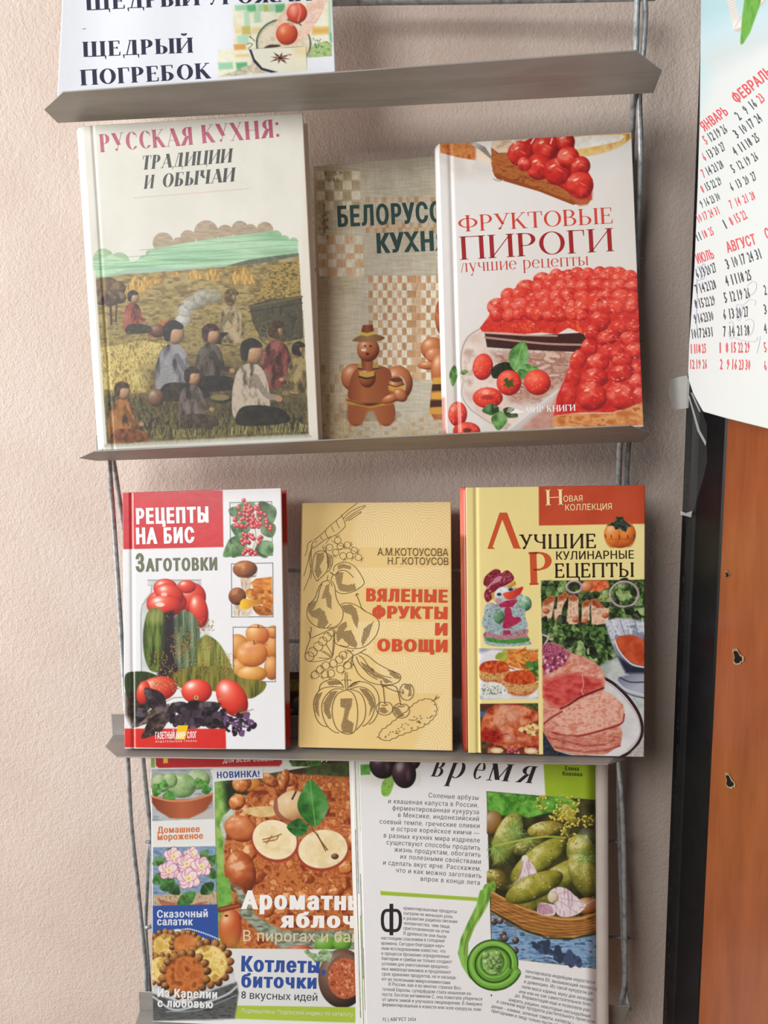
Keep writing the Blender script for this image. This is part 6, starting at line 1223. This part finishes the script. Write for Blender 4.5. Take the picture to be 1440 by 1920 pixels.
def art_cal(s):
    s.T(1240, 0, 4.57)
    s.C[:] = hx('ccd3d3')
    s.po([300,-900,1500,-900,1500,240,900,420,620,640,430,800,330,980,300,900], s.gr(['a4c4cc', 'b4ccd4', 'bcc8ca', 'ccd3d3'], 420, 100, 620, 640), soft=14)
    s.po([300,600,340,500,420,620,360,860,320,960], 'a8ccd4', soft=16, al=.6)
    for P in ([590,-200,600,0,640,180,650,240], [660,240,740,120,860,0,900,-100]): 
        s.li(P, 66, 'b8b4b0', sm=1)
        Q = smooth_path([(P[i], P[i+1], 0) for i in range(0, len(P), 2)], 9)
        for q in Q: s.li([q[0]-30, q[1]+8, q[0]+26, q[1]-16], 9, 'd8d4d0')
    s.po([720,-60,870,-60,840,60,760,280,705,370,680,385,676,360,690,160,705,40], s.mo(['4c8c2c', '68a444', '5c9838'], 30, 120, seed=3), sm=0)
    red, blk = 'd05058', '40464c'
    def row(items, x0, y0, x1, y1, h, cols): 
        # items across a row at even steps
        n = len(items)
        for i, t in enumerate(items):
            a = i/max(1, n-1) if n > 1 else 0; x = x0+(x1-x0)*a; y = y0+(y1-y0)*a; w = (7 if t == '1' else 13.5 if len(t) > 1 else 15)*len(t)*h/62
            sl = (y1-y0)/max(1, (x1-x0)) if n > 1 else 0
            s.tx(t, x-w/2, y-sl*w/2, x+w/2, y+sl*w/2, h, cols if isinstance(cols, str) else cols[i], b=.025, res=1)
    s.tx('ЯНВАРЬ', 372, 1130, 580, 975, 88, red, b=.03, res=1); s.tx('ФЕВРАЛЬ', 650, 890, 960, 640, 96, red, b=.03, res=1)
    for i, (t, a, b, c) in enumerate(((('5','12','19','26'), 396, 1235, 556), (('6','13','20','27'), 384, 1378, 540), (('7','14','21','28'), 376, 1520, 524), (('8','15','22','29'), 366, 1652, 508), (('9','16','23','30'), 358, 1780, 496))):
        sl = -.62+.035*i; row(t, a, b, c, b+(c-a)*sl*.95, 84-3*i, [red if i < 4 else blk, blk, blk, blk])
    for i, (t, a, b, c) in enumerate(((('2','9','16','23'), 682, 1025, 876), (('3','10','17','24'), 664, 1180, 852), (('4','11','18','25'), 650, 1330, 832), (('5','12','19','26'), 632, 1480, 820), (('6','13','20','27'), 618, 1635, 806), (('7','14','21','28'), 610, 1785, 794))):
        sl = -.78+.075*i; row(t, a, b, c, b+(c-a)*sl, 88-2*i, red if i == 5 else ([blk, blk, blk, red] if i == 0 else blk))
    s.T(1240, 400, 4.57)
    row(('10','17','24','31'), 340, 74, 488, 10, 74, red); row(('11','18','25'), 332, 232, 440, 186, 74, [blk, red, red]); row(('1','8','15','22'), 562, 130, 724, 50, 86, [blk, red, red, red])
    s.tx('ИЮЛЬ', 314, 432, 458, 384, 84, red, b=.03, res=1); s.tx('АВГУСТ', 570, 338, 818, 262, 92, red, b=.03, res=1)
    for i, (t, a, b, c, d) in enumerate(((('6','13','20','27'), 320, 555, 462, 505), (('7','14','21','28'), 314, 690, 458, 648), (('8','15','22','29'), 306, 818, 448, 786), (('9','16','23','30'), 298, 945, 434, 920), (('10','17','24','31'), 286, 1072, 424, 1056))): row(t, a, b, c, d, 86, blk)
    row(('11','18','25'), 274, 1200, 368, 1196, 84, red); row(('12','19','26'), 268, 1332, 374, 1330, 84, red)
    row(('1','8','15','22','29'), 506, 1196, 738, 1192, 94, red); row(('2','9','16','23','30'), 514, 1336, 742, 1342, 94, red)
    for i, (t, a, b, c, d) in enumerate(((('3','10','17','24','31'), 580, 476, 842, 392), (('4','11','18','25'), 572, 622, 758, 574), (('5','12','19','26'), 560, 766, 746, 726), (('6','13','20','27'), 548, 910, 732, 886), (('7','14','21','28'), 546, 1056, 738, 1044))): row(t, a, b, c, d, 94, blk)
    for t, y, c in (('2',700,blk), ('3',866,blk), ('4',1032,blk), ('5',1192,red), ('6',1350,red)): s.tx(t, 886, y, 908, y-3, 92, c, b=.012, res=1); s.tx(str(int(t)+7), 930, y-6, 972, y-10, 92, c, b=.012, res=1)
    s.tx('СЕНТЯБРЬ', 902, 220, 1200, 130, 92, red, b=.03, res=1)
    # pen circles and lines
    pen = '8490b8'
    for P in ([305,470,340,455,345,560,305,575], [340,470,365,430,380,470,370,550,345,560,340,500], [640,800,660,780,690,790,690,870,665,920,645,880,650,800], [740,620,780,585,815,600,810,660,770,700,745,690], [720,920,760,905,795,940,780,1020,740,1050,715,1000], [580,950,600,925,620,960,615,1060,590,1070,575,1010], [620,1060,700,1090,800,1098,830,1060], [820,1200,840,1120,850,1050], [700,790,760,740,810,750,800,790], [305,560,310,700,300,900,310,1000]): s.rib(P, 3.2, 'a4a8b8' if P[0] > 400 else '7c88c0', 1)
# ------------------------------------------------------------------ books on the upper ledge
cst = lambda c: (lambda f: c)
def place(bl, tl, y, lean, zfix=None, yaw=0):
    O = ray(bl, y); p = np.array([0.0, .2])
    if zfix is not None: O[2] = zfix
    def r(p):
        M = frame(*O, p[0], lean, yaw); x, q = proj(M[:3, 3]+M[:3, 2]*p[1]); return np.array([x-tl[0], q-tl[1]])
    for _ in range(30):
        q = r(p); J = np.array([(r(p+d)-q)/1e-5 for d in np.eye(2)*1e-5]).T; p = p-np.linalg.solve(J, q)
    return frame(*O, p[0], lean, yaw), p[1]
def width_to(M, px, v):                 # how far right along the surface pixel column px lies at height v
    u = 0.1
    for _ in range(20): P = M[:3, 3]+M[:3, 0]*u+M[:3, 2]*v; u += (px-proj(P)[0])/2300
    return u
book('rus', 'cookbook', 'large cream cookbook with red title and field supper picture, leftmost on the upper ledge', None, .020, art_rus, m_satin, gr=groove(.0075, .0005, .0012), scols=lambda f: 'f2f1ec', spine=.008, backcols=cst('d8d4c8'))
_YB = .0115
p0 = ray((606, 830), _YB); zb = plate_z(1, p0[0], p0[1])+.0010
Mb, hb = place((606, 830), (590, 312), _YB, 14.2, zb)
_M = {'bel': (Mb, .128, hb)}; _pose = pose
def pose(key, fit=None, th=0): return _M[key] if key in _M else _pose(key, fit, th)
book('bel', 'cookbook', 'worn cookbook with clay hat figure, half hidden in the middle of the upper ledge', None, .0065, art_bel, m_cloth, scols=cst('b0a488'), backcols=cst('a89c80'), hard=False)
book('pir', 'cookbook', 'glossy white cookbook with strawberry cake and pie slice, rightmost on the upper ledge', None, .016, art_pir, m_gloss, gr=groove(.0085, .0008), scols=lambda f: 'e8e4e2' if f > .12 else 'c89088', spine=.003, backcols=cst('e0dcda'))
# ------------------------------------------------------------------ books on the lower ledge
zc = lambda f: 'c42a30' if f > .79 else ('c8221e' if f < .155 else 'c4c2c6')
book('zag', 'cookbook', 'white and red preserves cookbook with pickle jar, leftmost on the lower ledge', None, .0155, art_zag, m_gloss, gr=groove(.0075, .0008), scols=zc, backcols=zc, spine=.002)
book('kot', 'cookbook', 'thin ochre paperback with line drawn fruit and vegetables, middle of the lower ledge', None, .010, art_kot, m_cloth, scols=cst('c8a468'), backcols=cst('c49c5c'), hard=False, step=1.25)
lc = lambda f: 'd8685c' if f > .82 else '8c3020'
book('luch', 'cookbook', 'thick yellow and red recipe book with ham and gravy boat, rightmost on the lower ledge', None, .020, art_luch, m_gloss, gr=groove(.0078, .0008), scols=lc, backcols=lambda f: 'b84426' if f > .84 else '8c3020', spine=.005)
# ------------------------------------------------------------------ magazines at the bottom
p1 = ray((286, 1904), .0085)
M1, h1 = place((286, 1904), (283, 1430), .0085, 6.5, max(plate_z(3, p1[0]+u, .0085+v) for u in (0, .2) for v in (0, .004))+.0014)
top = M1[:3, 3]+M1[:3, 2]*h1            # the left edge leans a little: the pages have slumped to the right
M1 = frame(*M1[:3, 3], 0.15, 6.5); tl_ = np.linalg.inv(M1) @ np.append(top, 1); SK = tl_[0]/tl_[2]
hh = .05
for _ in range(60):
    hh += (proj(M1[:3, 3]+M1[:3, 0]*.10+M1[:3, 2]*hh)[1]-1262)/3000
H1 = hh; W1 = .205
root = empty('magazine', Matrix(M1), 'recipe magazine with apple cake cover, partly tucked behind the open magazine on the bottom ledge', 'magazine')
s = Surf(M1); nu = int(W1*2300/STEP); nv = int(H1*2300/STEP); u, v = np.meshgrid(np.linspace(0, W1, nu), np.linspace(H1, 0, nv)); s.setgrid(u+SK*v, u*0, v); art_mag1(s); s.build('front_cover', m_satin, root, .0003)
def slumped(y0, y1, i): return [(u_+SK*v_, y_, v_) for v_ in (i, H1-i) for u_, y_ in ((i, y0), (W1-i, y0), (W1-i, y1), (i, y1))]
BF = [(0, 3, 2, 1), (4, 5, 6, 7), (0, 1, 5, 4), (1, 2, 6, 5), (2, 3, 7, 6), (3, 0, 4, 7)]
b_ = MB(); b_.add(slumped(.0004, .0034, .0004), BF); b_.obj('page_block', m_pages_w, root)
b_ = MB(); b_.add(slumped(.0035, .0038, 0), BF); b_.obj('back_cover', m_paper, root)
p2 = ray((688, 1958), -.004)
M2, _ = place((688, 1958), (673, 1424), -.004, 6.5, max(plate_z(3, p2[0]+u, -.004+v) for u in (-.01, .2) for v in (0, .011))+.0012)
W2 = width_to(M2, 1120, .2); hh = .05
for _ in range(60): hh += (proj(M2[:3, 3]+M2[:3, 0]*.08+M2[:3, 2]*hh)[1]-1312)/3000
H2 = hh
off2 = lambda u, v: np.where(u > W2-.012, .006*np.clip((u-W2+.012)/.012, 0, 1)**2.5, 0) + .0012*np.cos(np.clip(u/W2, 0, 1)*math.pi)
root = empty('open_magazine', Matrix(M2), 'open magazine showing a pickles article page, folded back on the bottom ledge', 'magazine')
s = Surf(M2, off2); s.grid(W2, H2, STEP); art_mag2(s); s.build('open_page', m_satin, root, .0002, True)
R = np.random.RandomState(4)
b_ = MB()
for i in range(13):                     # fanned leaves behind the open page
    d = .0016+i*.00058; l = -.0006-i*.0008-R.uniform(0, .0006); b_.box((l, d, .0002), (W2-.004+.0003*i, d+.00035, H2-.0006-R.uniform(0, .001)))
b_.obj('leaves', m_pages_w, root)
m_ink = mat_simple('printed_page_edge', '5c6066', 'a0a4a4', 200, .7); m_grn = mat_simple('green_page_edge', '7ca030', 'a0c050', 200, .7)
for l, d, z0, z1 in ((-.0022, .0021, .06, .16), (-.0045, .0038, .14, H2-.02), (-.0062, .0049, .02, .2), (-.0012, .0016, .03, .09)):
    b_ = MB(); b_.box((l, d, z0), (l+.0006, d+.0002, z1)); b_.obj('printed_edge', m_ink, root)
for l, d, z0, z1 in ((-.0008, .00155, .2, H2-.004), (-.0034, .0027, .0, .12)):
    b_ = MB(); b_.box((l, d, z0), (l+.0007, d+.0002, z1)); b_.obj('green_edge', m_grn, root)
m_cov = mat_simple('cream_cover_stock', 'cfc8c0', 'd8d2ca', 40, .55)
b_ = MB(); V = []; n = 8
for z in (0, H2-.001):
    for i in range(n): a = i/(n-1)*math.pi*.6; V.append((W2+.002+.010*math.sin(a)*.9, .0035+.0046*(1-math.cos(a))*.9, z))
    V.append((W2-.02, .0100, z)); V.append((W2-.02, .0096, z))
k = n+2; b_.add(V, [(i, (i+1) % k, (i+1) % k+k, i+k) for i in range(k)]+[tuple(range(k-1, -1, -1)), tuple(range(k, 2*k))]); tag(b_.obj('folded_cover', m_cov, root), 'cream folded back cover')
# ------------------------------------------------------------------ notice on the top ledge
pq = ray((108, 172), -.0125)
MP, hp = place((108, 172), (118, 0), -.0125, 9, plate_z(0, pq[0]+.01, -.0125)+.0012)
s = Surf(MP, lambda u, v: .0012*np.sin(u*34+v*9)+.0006*np.sin(u*80))
a, b = np.meshgrid(np.linspace(0, 1, 380), np.linspace(0, 1, 210))
PXl = np.interp(b, [0, .52, 1], [124, 117, 108]); PXr = np.interp(b, [0, .52, 1], [618, 622, 628])
PXx = PXl+a*(PXr-PXl); PXy = -170+b*(349-39*a)
Lc = s.loc(PXx, PXy); s.setgrid(Lc[..., 0], Lc[..., 1], Lc[..., 2]); art_poster(s)
o = s.build('notice_sheet', m_paper, None, .0003, True)
o.matrix_world = Matrix(MP); tag(o, 'white paper notice with navy capitals and tomato photo standing on the top ledge', 'notice')
# ------------------------------------------------------------------ wall calendar fixed to the cabinet
calo = lambda u, v: -.0085 + 10.0*np.clip(.026-u, 0, .026)**2 - .004*np.clip((-.03-v)/.03, -1, 1)**2*0
s = Surf(CM, calo)
ys = np.linspace(-70, 1, 1); nr, nc = 560, 150
def left_edge(y): return np.interp(y, [-80, 0, 200, 330, 480, 640, 700, 712], [1316, 1314, 1312, 1308, 1302, 1292, 1290, 1292])
a, b = np.meshgrid(np.linspace(0, 1, nc), np.linspace(0, 1, nr))
right = 1530.0
botx = lambda x: np.interp(x, [1290, 1300, 1318, 1360, 1440, 1530], [708, 738, 771, 783, 803, 820])
xl = left_edge(-80+b*790); PXx = xl+a*(right-xl); PXy = -80+b*(botx(PXx)+80)
Lc = s.loc(PXx, PXy); s.setgrid(Lc[..., 0], Lc[..., 1], Lc[..., 2]); art_cal(s)
o = s.build('wall_calendar', m_satin, None, .0004, True); o.matrix_world = Matrix(CM)
tag(o, 'large white wall calendar with red and grey numbers hanging on the wooden cabinet', 'calendar')
# ------------------------------------------------------------------ clear sticky tape at the calendar's corner
m, t, b = nodes('clear_tape'); m_tape = m
b.inputs['Base Color'].default_value = (.82, .85, .84, 1); b.inputs['Roughness'].default_value = .18; b.inputs['Alpha'].default_value = .012
n = t.nodes.new('ShaderNodeTexNoise'); n.inputs['Scale'].default_value = 45; bump(t, b, n.outputs['Fac'], .5, .002)
m, t, b = nodes('frosted_tape'); m_tape2 = m
b.inputs['Base Color'].default_value = (.62, .65, .63, 1); b.inputs['Roughness'].default_value = .35; b.inputs['Alpha'].default_value = .3
n = t.nodes.new('ShaderNodeTexNoise'); n.inputs['Scale'].default_value = 90; bump(t, b, n.outputs['Fac'], .4, .001)
def film(name, pts, mat, parent, off, th=.00012):
    b_ = MB(); n = len(pts); V = [cab_loc(p[:2], p[2] if len(p) > 2 else off) for p in pts]
    b_.add(V+[v-np.array([0, th, 0]) for v in V], [tuple(range(n)), tuple(range(2*n-1, n-1, -1))]+[(i, i+n, (i+1) % n+n, (i+1) % n) for i in range(n)])
    return b_.obj(name, mat, parent)
tp = empty('sticky_tape', Matrix(CM), 'crumpled clear sticky tape holding the calendar corner to the black strip', 'tape')
film('tape_end', [(1256, 712), (1272, 707), (1288, 704), (1293, 716), (1291, 765), (1262, 769), (1257, 748), (1254, 740)], m_tape2, tp, -.0056)
film('tape_strip', [(1262, 769), (1292, 765), (1291, 712), (1317, 771), (1326, 800), (1325, 830), (1326, 866), (1318, 900), (1302, 950), (1296, 968), (1276, 961), (1284, 880)], m_tape, tp, -.0054)
film('tape_fold', [(1276, 958), (1286, 962), (1298, 958), (1296, 970), (1276, 965)], m_tape2, tp, -.0058)
film('tape_crease', [(1291, 744), (1293, 742), (1312, 806), (1324, 828), (1323, 836), (1308, 808)], m_tape2, tp, -.0058)
film('tape_crease', [(1295, 736), (1298, 736), (1314, 772), (1311, 772)], m_tape2, tp, -.0058)
bpy.data.objects.remove(_o)
